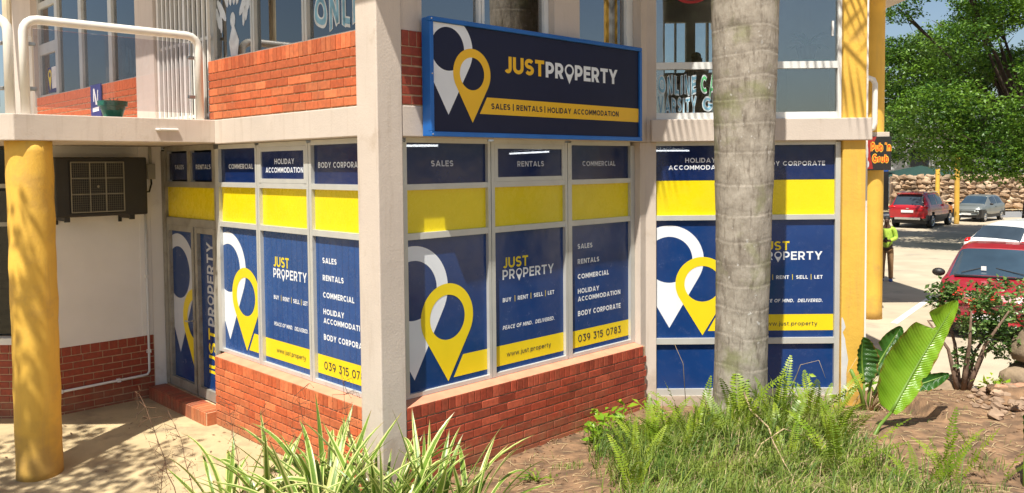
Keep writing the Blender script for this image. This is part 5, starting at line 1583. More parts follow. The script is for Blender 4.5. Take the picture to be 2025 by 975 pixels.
# --- flowering bush
def bush(x, y, label):
    z = h_bed(x, y); t = thing('flowering_bush', (x, y, z), label, 'bush')
    tips = []
    for k in range(7):
        a = rng.uniform(0, 6.28) if k > 2 else (2.9, .3, 1.2)[k]
        e = Vector((x + .12 + .52 * math.cos(a) * rng.uniform(.7, 1.1), y + .30 * math.sin(a), z + rng.uniform(.72, 1.05)))
        b = Vector((x + .04 * math.cos(a), y + .04 * math.sin(a), z - .05)); mdl = b.lerp(e, .5) + Vector((-.06 * math.cos(a), 0, .10))
        mb = MB(); mb.tube([b, b.lerp(mdl, .5), mdl, e], [.034, .027, .020, .010], 7); mb.build('stem', M['bush_bark'], t, smooth=True)
        tips.append(e)
    C = []
    lobes = [(5.12, 1.39, .20), (5.26, 1.30, .20), (5.46, 1.30, .26), (5.90, 1.27, .36), (5.66, .98, .32), (6.05, .88, .36), (5.38, .62, .13), (5.52, 1.05, .22), (5.24, 1.18, .12)]
    for (lx, lz, lr) in lobes:
        m_ = int(15500 * lr ** 2.2)
        k = 0
        while k < m_:
            p = Vector((rng.uniform(-1, 1), rng.uniform(-1, 1), rng.uniform(-1, 1)))
            if p.length > 1 or p.length < .3: continue
            q = Vector((lx + p.x * lr * 1.15, y + p.y * lr * 1.1, lz + p.z * lr))
            if noise.noise(q * 5.5) > -.06: C.append(tuple(q))
            k += 1
    v, f = leaf_quads(np.array(C), .066, .5, .55)
    link('foliage', mesh_np('foliage', v, f, [M['bush_leaf']]), t)
    for (fx, fz) in ((5.16, 1.46), (5.30, 1.36), (5.36, 1.26), (5.55, 1.38), (6.08, 1.14)):
        c = np.array((fx, y - .24, fz)); pts = c + nr.normal(size=(16, 3)) * .020
        v, f = leaf_quads(pts, .032, 1.2, .7)
        link('flower', mesh_np('flower', v, f, [M['flower']]), t)
bush(5.36, 10.02, 'bush with red flower heads in front of the parked red hatchback')

# --- rocks and rubble
def rock(c, rad, seed, label, group='boulders by the bed'):
    rs = random.Random(seed); mb = MB(); mb.blob(c, rad, 18, 12, .38)
    me = mb.mesh('rock', M['rock'], True)
    o = link('rock', me); o['label'] = label; o['category'] = 'rock'; o['group'] = group
rock((6.20, 9.75, .78), (.36, .34, .34), 1, 'large tan boulder at the right edge below the bush')
rock((6.0, 9.70, .38), (.34, .30, .22), 2, 'flat tan rock under the large boulder')
rock((5.30, 10.30, .20), (.30, .22, .15), 3, 'low dark rock behind the bush stems')
rock((4.75, 10.35, .15), (.26, .2, .12), 4, 'low rounded rock left of the bush stems')
rock((5.75, 9.35, .30), (.16, .14, .10), 5, 'small pale rock above the rubble pile')
rest_mb = MB()
for k in range(110):
    x = 5.25 + rng.gauss(0, .30); y = 8.62 + rng.gauss(0, .30)
    if x > 6: continue
    s_ = rng.choice([.018, .025, .035, .05, .07]) * rng.uniform(.8, 1.2)
    rest_mb.blob((x, y, h_bed(x, y) + .12 * math.exp(-((x - 5.5) ** 2 + (y - 8.8) ** 2) / .12) + s_ * .4), (s_, s_ * rng.uniform(.6, 1), s_ * rng.uniform(.45, .8)), 7, 5, .7)
rest_mb.build('rubble', M['rubble'], kind='stuff')
mb = MB()
mb.blob((5.45, 8.8, h_bed(5.45, 8.8)), (.55, .42, .13), 24, 12, .4)
mb.build('rubble_mound', M['soil'], smooth=True, kind='structure')
for (x, y, s_, lb) in ((5.2, 8.95, .09, 'larger pale stone at the top of the rubble heap'), (5.05, 8.75, .075, 'larger pale stone at the left of the rubble heap'), (5.42, 9.02, .10, 'largest pale stone at the back of the rubble heap'), (5.0, 8.35, .04, 'red brick fragment below the rubble heap')):
    mb = MB(); mb.blob((x, y, h_bed(x, y) + .09), (s_, s_ * .7, s_ * .55), 8, 6, .6)
    o = link('rubble_stone', mb.mesh('rubble_stone', M['rubble'])); o['label'] = lb; o['category'] = 'stone'

# ================================================================== palm
def palm(x, y, zb, label):
    t = thing('palm_tree', (x, y, zb), label, 'palm tree')
    # radius by height, ring scars as steps
    ks = [(-.3, .32), (.0, .300), (.18, .281), (.55, .270), (1.1, .268), (1.7, .276), (2.3, .290), (2.9, .306), (3.5, .322), (4.2, .340), (5.0, .352), (6.0, .335), (7.0, .27), (7.6, .20)]
    hs = [k[0] for k in ks]; rs_ = [k[1] for k in ks]
    n = 640; seg = 72; v = []; f = []; ring_c = []
    rings = []
    h = .25
    while h < 7.6: rings.append(h); h += .275 + .05 * math.sin(h * 3.3)
    for i in range(n + 1):
        h = -.3 + 7.9 * i / n; r0 = np.interp(h, hs, rs_)
        for j in range(seg):
            a = 2 * math.pi * j / seg; cx, sy = math.cos(a), math.sin(a)
            wob = .014 * math.sin(a * 2 + h) + .025 * noise.noise(Vector((cx * 1.3, sy * 1.3, h * .8)))
            dd = 0.; rc = 0.
            for g in rings:
                q = h - g - wob
                if -.12 < q < .12:
                    rc = max(rc, math.exp(-((q + .004 * noise.noise(Vector((cx * 9, sy * 9, g)))) / .011) ** 2) * (.55 + .45 * noise.noise(Vector((cx * 3, sy * 3, g * 7)))), .34 * math.exp(-((q - .035) / .03) ** 2))
                    dd += -.0032 * math.exp(-(q / .007) ** 2) + (.0015 * math.exp(-((q + .022) / .02) ** 2)) + .001 * math.exp(-(q / .05) ** 2)
            p = Vector((cx * 4, sy * 4, h * 2.2))
            dd += .006 * noise.noise(p) + .003 * noise.noise(Vector((cx * 26, sy * 26, h * 5)))
            xx = x + .012 * h + .012 * math.sin(h * .9)
            ring_c.append(rc)
            v.append((xx + cx * (r0 + dd), y + sy * (r0 + dd), zb + h))
    for i in range(n):
        for j in range(seg):
            a = i * seg + j; b = i * seg + (j + 1) % seg; f.append((a, b, b + seg, a + seg))
    mt = bpy.data.materials.new('palm_bark'); mt.use_nodes = True
    q = mt.node_tree; b_ = q.nodes['Principled BSDF']; N = lambda k: q.nodes.new('ShaderNode' + k); L = q.links.new
    geo = N('NewGeometry')
    def nz(scale, det, stretch=None, rough=.6):
        s_ = N('TexNoise'); s_.inputs['Scale'].default_value = scale; s_.inputs['Detail'].default_value = det; s_.inputs['Roughness'].default_value = rough
        if stretch:
            mp = N('Mapping'); mp.inputs['Scale'].default_value = stretch; L(geo.outputs['Position'], mp.inputs[0]); L(mp.outputs[0], s_.inputs['Vector'])
        else: L(geo.outputs['Position'], s_.inputs['Vector'])
        return s_.outputs[0]
    def ramp(src, p0, p1, c0, c1):
        r = N('ValToRGB'); r.color_ramp.elements[0].position = p0; r.color_ramp.elements[1].position = p1
        r.color_ramp.elements[0].color = (*c0, 1); r.color_ramp.elements[1].color = (*c1, 1); L(src, r.inputs[0]); return r.outputs[0]
    base = ramp(nz(5, 9, None, .7), .34, .68, (.23, .195, .152), (.47, .42, .345))
    def mixin(base, col, src, a, bb, mx_=1.):
        m_ = N('MapRange'); m_.inputs[1].default_value = a; m_.inputs[2].default_value = bb; m_.inputs[4].default_value = mx_; L(src, m_.inputs[0])
        x_ = N('MixRGB'); L(m_.outputs[0], x_.inputs[0]); L(base, x_.inputs[1]); x_.inputs[2].default_value = (*col, 1); return x_.outputs[0]
    base = mixin(base, (.11, .085, .06), nz(22, 6, (1, 1, .22)), .52, .70, .75)          # fine upright cracks
    base = mixin(base, (.20, .215, .075), nz(2.6, 6), .54, .68, .6)                       # lichen
    base = mixin(base, (.62, .60, .55), nz(14, 3), .66, .72, .75)                         # pale flecks
    base = mixin(base, (.10, .08, .06), nz(3.0, 5, (.5, .5, 2.2)), .58, .72, .55)
    at_ = N('Attribute'); at_.attribute_name = 'scar'; base = mixin(base, (.095, .075, .055), at_.outputs['Fac'], .05, 1.0, .55)
    L(base, b_.inputs['Base Color']); b_.inputs['Roughness'].default_value = .9
    bp = N('Bump'); bp.inputs['Distance'].default_value = .008; L(nz(38, 7, (1, 1, .35)), bp.inputs['Height']); L(bp.outputs[0], b_.inputs['Normal'])
    tm = mesh_np('trunk', v, f, [mt], smooth=True)
    tm.attributes.new('scar', 'FLOAT', 'POINT').data.foreach_set('value', np.asarray(ring_c, np.float32))
    link('trunk', tm, t)
    # crown above the picture: arching feather leaves, they throw the dappled shade
    top = Vector((x + .1, y, zb + 7.5))
    for k in range(12):
        if k in (8, 9, 10): continue                      # front leaves left out to thin the shade on trunk and wall
        az = 2 * math.pi * k / 12 + rng.uniform(-.15, .15); ln = rng.uniform(2.3, 3.0); el = rng.uniform(.35, 1.15)
        pts = []; p = top.copy(); e = el
        for i in range(15):
            pts.append(p.copy()); dv = Vector((math.cos(az) * math.cos(e), math.sin(az) * math.cos(e), math.sin(e))); p = p + dv * ln / 14; e -= .13
        mb = MB(); mb.tube(pts, [.03 * (1 - .85 * i / 14) for i in range(15)], 5)
        sd = Vector((-math.sin(az), math.cos(az), 0))
        for i in range(2, 15):
            for u_ in range(2):
                c = pts[i] if u_ == 0 else pts[i].lerp(pts[i - 1], .5); d_ = (pts[i] - pts[i - 1]).normalized()
                l_ = .62 * math.sin(math.pi * (.12 + .8 * i / 15))
                for s_ in (-1, 1):
                    e_ = c + sd * s_ * l_ * .85 + d_ * l_ * .45 - Vector((0, 0, l_ * .28)); md = c.lerp(e_, .45) + Vector((0, 0, .03))
                    mb.quad(c - d_ * .012, md - d_ * .02, e_, md + d_ * .02)
        mb.build('palm_frond', M['palm_leaf'], t)
palm(2.318, 8.72, .34, 'thick grey ringed palm trunk standing before the shop window')

# ================================================================== trees
def tree(name, base, trunk_r, limbs, blobs, n, size, label, mt, group, seed, keep=None):
    rs = np.random.RandomState(seed); r0 = random.Random(seed)
    t = thing(name, base, label, 'tree', group)
    b = Vector(base); mb = MB()
    fork = Vector(limbs[0])
    mb.tube([b - Vector((0, 0, .2)), b + Vector((0, 0, .3)), b.lerp(fork, .5) + Vector((.08, 0, 0)), fork], [trunk_r * 1.35, trunk_r * 1.05, trunk_r * .9, trunk_r * .75], 12)
    mb.build('trunk', M['bark'], t, smooth=True)
    cs = [Vector(c[:3]) for c in blobs]
    lm = MB()
    for k, c in enumerate(cs):
        if k % 2 and len(cs) > 14: continue
        m1 = fork.lerp(c, .45) + Vector((r0.uniform(-.4, .4), r0.uniform(-.4, .4), r0.uniform(.0, .7)))
        lm.tube([fork, fork.lerp(m1, .5), m1, c], [trunk_r * .42, trunk_r * .30, trunk_r * .2, trunk_r * .06], 6)
        for q in range(3):
            e = c + Vector((r0.gauss(0, 1), r0.gauss(0, 1), r0.gauss(0, .6))) * blobs[k][3] * .7
            lm.tube([m1.lerp(c, .5), c.lerp(e, .5) + Vector((0, 0, .1)), e], [trunk_r * .1, trunk_r * .07, trunk_r * .02], 4, False)
    lm.build('limbs', M['bark'], t, smooth=True)
    wts = np.array([c[3] ** 2 for c in blobs]); wts /= wts.sum()
    pts = []
    for c, w_ in zip(blobs, wts):
        m_ = int(n * w_ / 9)
        d_ = rs.normal(size=(m_, 3)); d_ /= np.linalg.norm(d_, axis=1, keepdims=True)
        rad = c[3] * (rs.uniform(.25, 1, m_) ** .5)
        p = np.array(c[:3]) + d_ * rad[:, None] * np.array([1, 1, .62])
        # sprays of leaves round each twig end
        sp = p[:, None, :] + rs.normal(size=(m_, 9, 3)) * np.array([size, size, size * .35]) * 1.05
        pts.append(sp.reshape(-1, 3))
    pts = np.concatenate(pts)
    if keep is not None: pts = pts[keep(pts)]
    v, f = leaf_quads(pts, size, 1.1, .62, rs, droop=-.15)
    link('crown', mesh_np('crown', v, f, [mt]), t)

rb = random.Random(5)
bl1 = []
for k in range(60):
    while True:
        p = Vector((rb.uniform(-1, 1), rb.uniform(-1, 1), rb.uniform(-1, 1)))
        if .45 < p.length < 1: break
    x = 18.6 + p.x * 6.4
    bl1.append((x, 30.2 + p.y * 5.5, 6.9 + .22 * (x - 18.6) + p.z * 4.2, rb.uniform(.8, 1.7)))
bl1 += [(14.2, 27.5, 3.6, 1.1), (15.6, 27.0, 2.9, 1.0), (16.8, 27.2, 2.7, .9), (18.2, 27.6, 2.6, .9), (19.3, 28.5, 2.8, 1.0), (13.5, 28.0, 4.6, 1.2), (20.5, 29.5, 3.0, 1.0), (15.0, 28.5, 3.2, .9), (17.5, 29, 3.4, 1.0), (20.3, 27.8, 4.3, 1.3), (18.8, 26.8, 4.4, 1.2), (16.2, 26.4, 4.5, 1.2)]
tree('shade_tree', (20.25, 33.0, 0), .36, [(20.0, 32.6, 3.4)], bl1, 135000, .125, 'large spreading green tree with dark trunk at the right edge', M['tree_leaf'], 'trees beyond the parking court', 3)
bl2 = []
for k in range(26):
    while True:
        p = Vector((rb.uniform(-1, 1), rb.uniform(-1, 1), rb.uniform(-1, 1)))
        if .35 < p.length < 1: break
    bl2.append((17.5 + p.x * 3.6, 45.5 + p.y * 3, 5.6 + p.z * 3.0, rb.uniform(.9, 1.6)))
tree('shade_tree', (17.3, 45.6, 0), .28, [(17.4, 45.5, 2.9)], bl2, 16000, .24, 'smaller green tree behind the red parked car', M['tree_leaf_far'], 'trees beyond the parking court', 8)
bl3 = []
for k in range(26):
    while True:
        p = Vector((rb.uniform(-1, 1), rb.uniform(-1, 1), rb.uniform(-1, 1)))
        if .35 < p.length < 1: break
    bl3.append((31 + p.x * 6, 57 + p.y * 3, 7.5 + p.z * 4.2, rb.uniform(1.2, 2.2)))
tree('shade_tree', (30.5, 57, 0), .35, [(30.6, 57, 3.6)], bl3, 16000, .32, 'far green tree rising behind the stone wall', M['tree_leaf_far'], 'trees beyond the parking court', 12)
# tree beside the photographer, above the picture: it dapples the paving and the left column
bl4 = [(-6.6, 4.4, 7.0, .9), (-5.8, 3.9, 7.4, .8), (-7.3, 4.9, 6.8, .9), (-6.4, 5.2, 7.3, .8), (-5.2, 3.5, 7.0, .7), (-7.6, 3.7, 7.5, .9), (-5.4, 4.6, 7.8, .6), (-4.6, 3.4, 7.3, .55)]
tree('shade_tree', (-8.6, 3.2, -.1), .22, [(-8.0, 3.6, 4.6)], bl4, 2700, .14, 'leafy tree overhanging the left of the paving', M['tree_leaf'], 'trees beyond the parking court', 21)

# ================================================================== far side of the court
sw = thing('stone_wall', (26.8, 50.2, 0), 'rough tan stone retaining wall across the road', 'wall')
mb = MB(); mb.box(WORLD, 22.6, 33.5, -50.9, -50.34, 0, 2.12); mb.build('core', M['mortar'], sw)
SM = []
for k in range(9):
    mb = MB(); mb.blob((k * .7, 0, 0), (.52, .20, .52), 7, 5, .9); mb.v = [(q[0] - k * .7, q[1], q[2]) for q in mb.v]; SM.append(mb.mesh('stone', M['stone']))
z = .12; k = 0
while z < 2.12:
    hrow = rng.uniform(.26, .40); x = 22.7 - rng.uniform(0, .3)
    while x < 33.3:
        wd = rng.uniform(.32, .62)
        mw = Matrix.Translation((x + wd / 2, 50.30 + rng.uniform(-.03, .03), z + hrow / 2 + rng.uniform(-.04, .04))) @ Matrix.Rotation(rng.uniform(-.25, .25), 4, 'Y') @ Matrix.Diagonal((wd * 1.05, 1, hrow * 1.08, 1))
        link('stone', rng.choice(SM), sw, mw); x += wd
    z += hrow * .95
fb_ = thing('far_building', (18, 56, 0), 'white building with a blue lower wall beyond the court', 'building')
def wbox(nm, x0, x1, y0, y1, z0, z1, m_, t): 
    mb = MB(); mb.box(WORLD, x0, x1, -y1, -y0, z0, z1); mb.build(nm, m_, t)
wbox('blue_wall', 9.0, 23.0, 52.0, 58.0, -.05, 2.55, M['blue_wall'], fb_)
wbox('upper_wall', 9.0, 23.0, 52.05, 58.0, 2.56, 5.6, M['far_white'], fb_)
wbox('roof', 8.6, 23.4, 51.6, 58.4, 5.61, 5.85, M['far_roof'], fb_)
wbox('dark_doorway', 22.0, 23.02, 51.97, 52.3, 0, 2.4, M['black'], fb_)
for x in (11, 13.5, 16, 18.5, 21): wbox('window', x, x + 1.2, 52.0, 52.2, 3.3, 4.6, M['car_glass'], fb_)
fb2 = thing('far_building', (36, 66, 0), 'pale house far behind the stone wall', 'building')
wbox('wall', 25.0, 48.0, 63.0, 70.0, -.05, 5.2, M['far_white'], fb2)
wbox('roof', 24.6, 48.4, 62.6, 70.4, 5.21, 5.5, M['far_roof'], fb2)
for x in (26.5, 29.5, 32.5, 35.5): wbox('window', x, x + 1.4, 62.95, 63.2, 2.6, 4.0, M['car_glass'], fb2)
cn = thing('shade_canopy', (26.5, 53, 1.9), 'dark green net canopy stretched behind the stone wall', 'canopy')
mb = MB(); cx, cy = 25.6, 53.2
P4 = [(23.2, 51.2, 2.02), (28.6, 51.2, 1.92), (28.6, 55.4, 2.05), (23.2, 55.4, 2.1)]
for i in range(4): mb.quad(P4[i], P4[(i + 1) % 4], (cx, cy, 2.75))
mb.build('net', M['shade_net'], cn)
for q in ((23.3, 51.3), (28.5, 51.3), (28.5, 55.3), (23.3, 55.3)):
    mb = MB(); mb.tube([(q[0], q[1], 0), (q[0], q[1], 2.05)], .05, 6); mb.build('post', M['black'], cn)
round_column(20.95, 39.95, .115, -.05, 3.35, 'yellow post in front of the silver hatchback', .2)
round_column(22.35, 44.6, .11, -.05, 2.6, 'yellow post beside the blue wall behind the red car', .2)

# ================================================================== cars
def car(name, loc, rz, label, paint, knots, halfw, wheels, wr, screens, side, cab, clad=None, group='parked cars', details=None, sc=1.):
    """knots: x, z_low, z_belt, width factor, z_top, roof half width"""
    t = thing(name, loc, label, 'car', group, rz)
    MW = Matrix.Translation(loc) @ Matrix.Rotation(rz, 4, 'Z') @ Matrix.Scale(sc, 4)
    K = np.array(knots, float); NS = 96
    xs = np.linspace(K[0, 0], K[-1, 0], NS + 1)
    xs = np.unique(np.concatenate([xs, K[:, 0]]))
    xs = np.sort(np.concatenate([xs, [q for q in cab]])); xs = np.unique(np.round(xs, 4))
    cols = [np.interp(xs, K[:, 0], K[:, j]) for j in range(1, 6)]
    ker = np.array([1, 2, 1.]) / 4
    for j in range(5):
        c = cols[j].copy()
        for _ in range(2): c[1:-1] = c[:-2] * .25 + c[1:-1] * .5 + c[2:] * .25
        cols[j] = c
    prof = []
    for i in range(len(xs)):
        zl, zb_, wf, zt_, wt_ = [c[i] for c in cols]
        w_ = halfw * wf
        key = [(w_ * .84, zl), (w_ * .95, zl + .06), (w_ * .995, zl + .40 * (zb_ - zl)), (w_, zl + .62 * (zb_ - zl)), (w_ * .985, zb_ - .05), (w_ * .955, zb_)]
        e = key[-1]; r = (wt_, zt_ - .055)
        glassy = [(e[0] + (r[0] - e[0]) * f + .02 * math.sin(math.pi * f) * min(1, max(0, (zt_ - zb_ - .1) * 3)), e[1] + (r[1] - e[1]) * f) for f in (.10, .32, .54, .76, .92)]
        tops = [r, (wt_ * .93, zt_ - .022), (wt_ * .80, zt_ - .006), (wt_ * .45, zt_), (0, zt_ + .004)]
        prof.append(key + glassy + tops)
    m_ = len(prof[0])
    ver = []
    for i, x in enumerate(xs):
        for (y_, z_) in prof[i]: ver.append((x, y_, z_))
        for (y_, z_) in prof[i]: ver.append((x, -y_, z_))
    groups = {'body': [], 'side_window': [], 'windscreen': [], 'rear_window': [], 'side_cladding': []}
    def add(g, q): groups[g].append(q)
    for i in range(len(xs) - 1):
        xm = (xs[i] + xs[i + 1]) / 2
        for j in range(m_ - 1):
            a = i * 2 * m_ + j; b = a + 2 * m_
            y_ = prof[i][j][0]; zc = (prof[i][j][1] + prof[i][j + 1][1]) / 2
            g = 'body'
            if 6 <= j <= 9 and any(s0 < xm < s1 for s0, s1 in side): g = 'side_window'
            if j >= 11:
                if screens[0][0] < xm < screens[0][1]: g = 'rear_window'
                if screens[1][0] < xm < screens[1][1]: g = 'windscreen'
            if clad and zc < clad and j < 3: g = 'side_cladding'
            if j < 3 and any(math.hypot(xm - wx, zc - wr) < wr * 1.13 for wx in wheels): g = None
            if g is None: continue
            add(g, (a, b, b + 1, a + 1)); add(g, (a + m_, a + m_ + 1, b + m_ + 1, b + m_))
    def out(nm, faces, mt, sep=False):
        if not faces: return
        used = sorted({k for q in faces for k in q}); ix = {k: n for n, k in enumerate(used)}
        link(nm, mesh_np(nm, [tuple(MW @ Vector(ver[k])) for k in used], [[ix[k] for k in q] for q in faces], [mt], smooth=True), t)
    # end caps
    cap0 = [tuple(range(j, j + 1)) for j in range(0)]
    for i in (0, len(xs) - 1):
        for j in range(m_ - 1):
            a = i * 2 * m_ + j; add('body' if not (clad and prof[i][j + 1][1] < clad) else 'side_cladding', (a, a + 1, a + m_ + 1, a + m_))
    out('body', groups['body'], paint)
    out('windscreen', groups['windscreen'], M['car_glass_pale']); out('rear_window', groups['rear_window'], M['car_glass'])
    for sg_, half in ((1, 0), (-1, 1)):
        fs = [q for q in groups['side_window'] if (ver[q[0]][1] > 0) == (sg_ > 0)]
        for (s0, s1) in side:
            out('side_window', [q for q in fs if s0 - .03 < ver[q[0]][0] < s1 + .03 and s0 - .03 < ver[q[1]][0] < s1 + .06], M['car_glass'])
    out('side_cladding', groups['side_cladding'], M['cladding'])
    fw_ = Frame((MW.translation.x, MW.translation.y), (math.cos(rz), math.sin(rz)))
    T = lambda x, y_, z_: tuple(MW @ Vector((x, y_, z_)))
    under = MB(); under.box(fw_, K[0, 0] + .25, K[-1, 0] - .25, -halfw * .86, halfw * .86, loc[2] + .22, loc[2] + .62); under.build('underbody', M['black'], t)
    for wx in wheels:
        for s_ in (1, -1):
            yo = halfw * .985 * s_
            mb = MB(); seg = 22
            prof_ = [(.0, .05), (wr * .62, .05), (wr * .66, .0), (wr * .96, .012), (wr, .05), (wr, .19), (wr * .6, .2), (0, .2)]
            i0 = 0
            for (r_, dd) in prof_:
                for k in range(seg):
                    a = 2 * math.pi * k / seg; mb.v.append(T(wx + r_ * math.cos(a), yo - s_ * dd, wr + r_ * math.sin(a)))
            for q in range(len(prof_) - 1):
                for k in range(seg):
                    a = q * seg + k; b = q * seg + (k + 1) % seg; mb.f.append((a, b, b + seg, a + seg))
            wh = mb.build('wheel', M['tyre'], t)
            rm = MB()
            for k in range(5):
                a = 2 * math.pi * k / 5 + .3
                c, s__ = math.cos(a), math.sin(a)
                rm.tube([T(wx, yo - s_ * .035, wr), T(wx + wr * .6 * c, yo - s_ * .025, wr + wr * .6 * s__)], [.045, .035], 5)
            rg = [T(wx + wr * .62 * math.cos(2 * math.pi * k / 20), yo - s_ * .015, wr + wr * .62 * math.sin(2 * math.pi * k / 20)) for k in range(21)]
            rm.tube(rg, .022, 5, False)
            rm.build('rim', M['chrome'], wh)
    if details: details(t, T, halfw)
    return t

def patch(t, nm, T, pts, mt, th=None, sm=True):
    mb = MB(); mb.quad(*[T(*p) for p in pts]); mb.build(nm, mt, t)
def lamp(t, T, c, rad, mt, nm):
    mb = MB(); mb.blob((0, 0, 0), rad, 12, 8); mb.v = [T(c[0] + q[0], c[1] + q[1], c[2] + q[2]) for q in mb.v]; mb.build(nm, mt, t, smooth=True)
def tbox(t, T, nm, x0, x1, y0, y1, z0, z1, mt, bevel=0.):
    mb = MB()
    for z in (z0, z1):
        for (x, y_) in ((x0, y0), (x1, y0), (x1, y1), (x0, y1)): mb.v.append(T(x, y_, z))
    mb.f = [(3, 2, 1, 0), (4, 5, 6, 7), (0, 1, 5, 4), (1, 2, 6, 5), (2, 3, 7, 6), (3, 0, 4, 7)]
    mb.build(nm, mt, t, bevel=bevel)

suvK = [(-2.02, .50, .92, .80, .94, .62), (-1.99, .40, .98, .90, 1.02, .66), (-1.93, .36, 1.00, .96, 1.08, .66), (-1.66, .34, 1.00, 1.0, 1.52, .58), (-1.2, .32, 1.0, 1.0, 1.59, .60), (-.3, .30, .99, 1.0, 1.62, .61), (.25, .30, .98, 1.0, 1.58, .60), (.42, .30, .98, 1.0, 1.50, .60), (1.05, .32, .97, .99, 1.07, .70), (1.2, .32, .96, .98, 1.03, .72), (1.75, .36, .90, .95, .97, .66), (1.94, .40, .80, .88, .85, .60), (2.02, .48, .70, .78, .74, .5)]
def suv_d(t, T, hw):
    tbox(t, T, 'number_plate', -2.06, -2.035, -.26, .26, .72, .83, M['paper'])
    for s_ in (1, -1):
        lamp(t, T, (-1.93, s_ * .66, .95), (.10, .20, .075), M['lamp_red'], 'tail_lamp')
        lamp(t, T, (-1.995, s_ * .66, .50), (.03, .12, .035), M['lamp_red'], 'reflector')
        tbox(t, T, 'roof_rail', -1.3, .2, s_ * .60 - .015, s_ * .60 + .015, 1.60, 1.635, M['chrome'])
        lamp(t, T, (.78, s_ * .98, 1.06), (.07, .10, .07), M['black'], 'mirror')
        lamp(t, T, (1.88, s_ * .60, .78), (.10, .16, .06), M['lamp_clear'], 'headlight')
    tbox(t, T, 'skid_plate', -2.045, -2.0, -.55, .55, .40, .50, M['chrome'], .01)
    tbox(t, T, 'rear_spoiler', -1.78, -1.55, -.52, .52, 1.545, 1.575, M['red_paint'])
    tbox(t, T, 'badge', -2.035, -2.01, -.06, .06, .88, .92, M['chrome'])
car('parked_car', (18.85, 39.0, 0), R(47), 'red SUV with grey lower cladding seen from behind', M['red_paint'], suvK, .86, (-1.25, 1.28), .34, ((-1.95, -1.66), (.42, 1.02)), ((-1.35, -.62), (-.56, .30)), (-1.35, -.62, -.56, .30, .42, 1.02, -1.95, -1.66), .56, details=suv_d)
hatK = [(-1.80, .46, .86, .80, .88, .58), (-1.77, .36, .94, .92, .98, .62), (-1.70, .30, .96, .97, 1.08, .62), (-1.42, .28, .96, 1.0, 1.40, .55), (-1.0, .25, .95, 1.0, 1.47, .57), (-.1, .22, .93, 1.0, 1.49, .58), (.35, .22, .92, 1.0, 1.42, .57), (1.05, .24, .90, .99, .99, .66), (1.2, .24, .88, .98, .95, .68), (1.6, .28, .80, .94, .86, .62), (1.76, .32, .70, .86, .74, .52), (1.82, .40, .60, .76, .64, .45)]
def hat_d(t, T, hw):
    for s_ in (1, -1):
        lamp(t, T, (1.66, s_ * .56, .70), (.13, .15, .08), M['lamp_clear'], 'headlight')
        lamp(t, T, (-1.74, s_ * .62, .84), (.06, .10, .14), M['lamp_red'], 'tail_lamp')
        lamp(t, T, (.72, s_ * .92, .99), (.06, .10, .06), M['black'], 'mirror')
        tbox(t, T, 'door_handle', -.35, -.18, s_ * .80 - .012, s_ * .80 + .012, .80, .83, M['black'])
    tbox(t, T, 'number_plate', 1.81, 1.835, -.25, .25, .40, .50, M['paper'])
car('parked_car', (23.3, 42.3, 0), R(-138.7), 'silver hatchback parked behind the yellow post', M['silver_paint'], hatK, .81, (-1.20, 1.22), .29, ((-1.68, -1.42), (.36, 1.02)), ((-1.25, -.50), (-.44, .32)), (-1.25, -.50, -.44, .32, .36, 1.02, -1.68, -1.42), details=hat_d, sc=.88)
sedK = [(-2.0, .42, .84, .82, .86, .60), (-1.97, .34, .94, .92, .97, .66), (-1.85, .28, 1.0, .97, 1.06, .66), (-1.55, .26, 1.01, 1.0, 1.36, .58), (-1.0, .24, 1.0, 1.0, 1.47, .58), (-.1, .22, .97, 1.0, 1.50, .59), (.35, .22, .95, 1.0, 1.44, .58), (1.15, .24, .92, .99, 1.01, .68), (1.3, .24, .90, .98, .97, .70), (1.75, .28, .82, .94, .88, .64), (1.94, .32, .72, .86, .76, .54), (2.0, .40, .62, .76, .66, .45)]
def whi_d(t, T, hw):
    for s_ in (1, -1):
        lamp(t, T, (-1.80, s_ * .73, .96), (.17, .09, .09), M['lamp_red'], 'tail_lamp')
        lamp(t, T, (.82, s_ * .94, 1.02), (.07, .10, .06), M['white_paint'], 'mirror')
        lamp(t, T, (1.84, s_ * .60, .72), (.13, .15, .08), M['lamp_clear'], 'headlight')
        for x in (-.05, -.9): tbox(t, T, 'door_handle', x, x + .17, s_ * .845 - .012, s_ * .845 + .012, .86, .89, M['white_paint'])
    mb = MB(); mb.tube([T(-.6, 0, 1.50), T(-1.05, 0, 1.80)], .006, 5); mb.build('aerial', M['black'], t)
    tbox(t, T, 'number_plate', -2.03, -2.0, -.26, .26, .62, .73, M['paper'])
car('parked_car', (13.55, 21.55, 0), R(24), 'white car with red tail lamp behind the red hatchback', M['white_paint'], sedK, .85, (-1.25, 1.28), .31, ((-1.84, -1.52), (.36, 1.12)), ((-1.30, -.55), (-.48, .34)), (-1.30, -.55, -.48, .34, .36, 1.12, -1.84, -1.52), details=whi_d)
redK = [(-1.85, .42, .84, .82, .86, .60), (-1.80, .30, .94, .92, .98, .64), (-1.70, .26, .98, .97, 1.06, .64), (-1.35, .25, .98, 1.0, 1.38, .57), (-.9, .23, .97, 1.0, 1.45, .585), (-.05, .22, .95, 1.0, 1.47, .59), (.30, .22, .94, 1.0, 1.42, .585), (1.10, .24, .93, .99, .985, .70), (1.22, .24, .91, .98, .95, .71), (1.6, .26, .84, .95, .88, .66), (1.80, .28, .73, .90, .78, .58), (1.90, .30, .62, .82, .64, .48)]
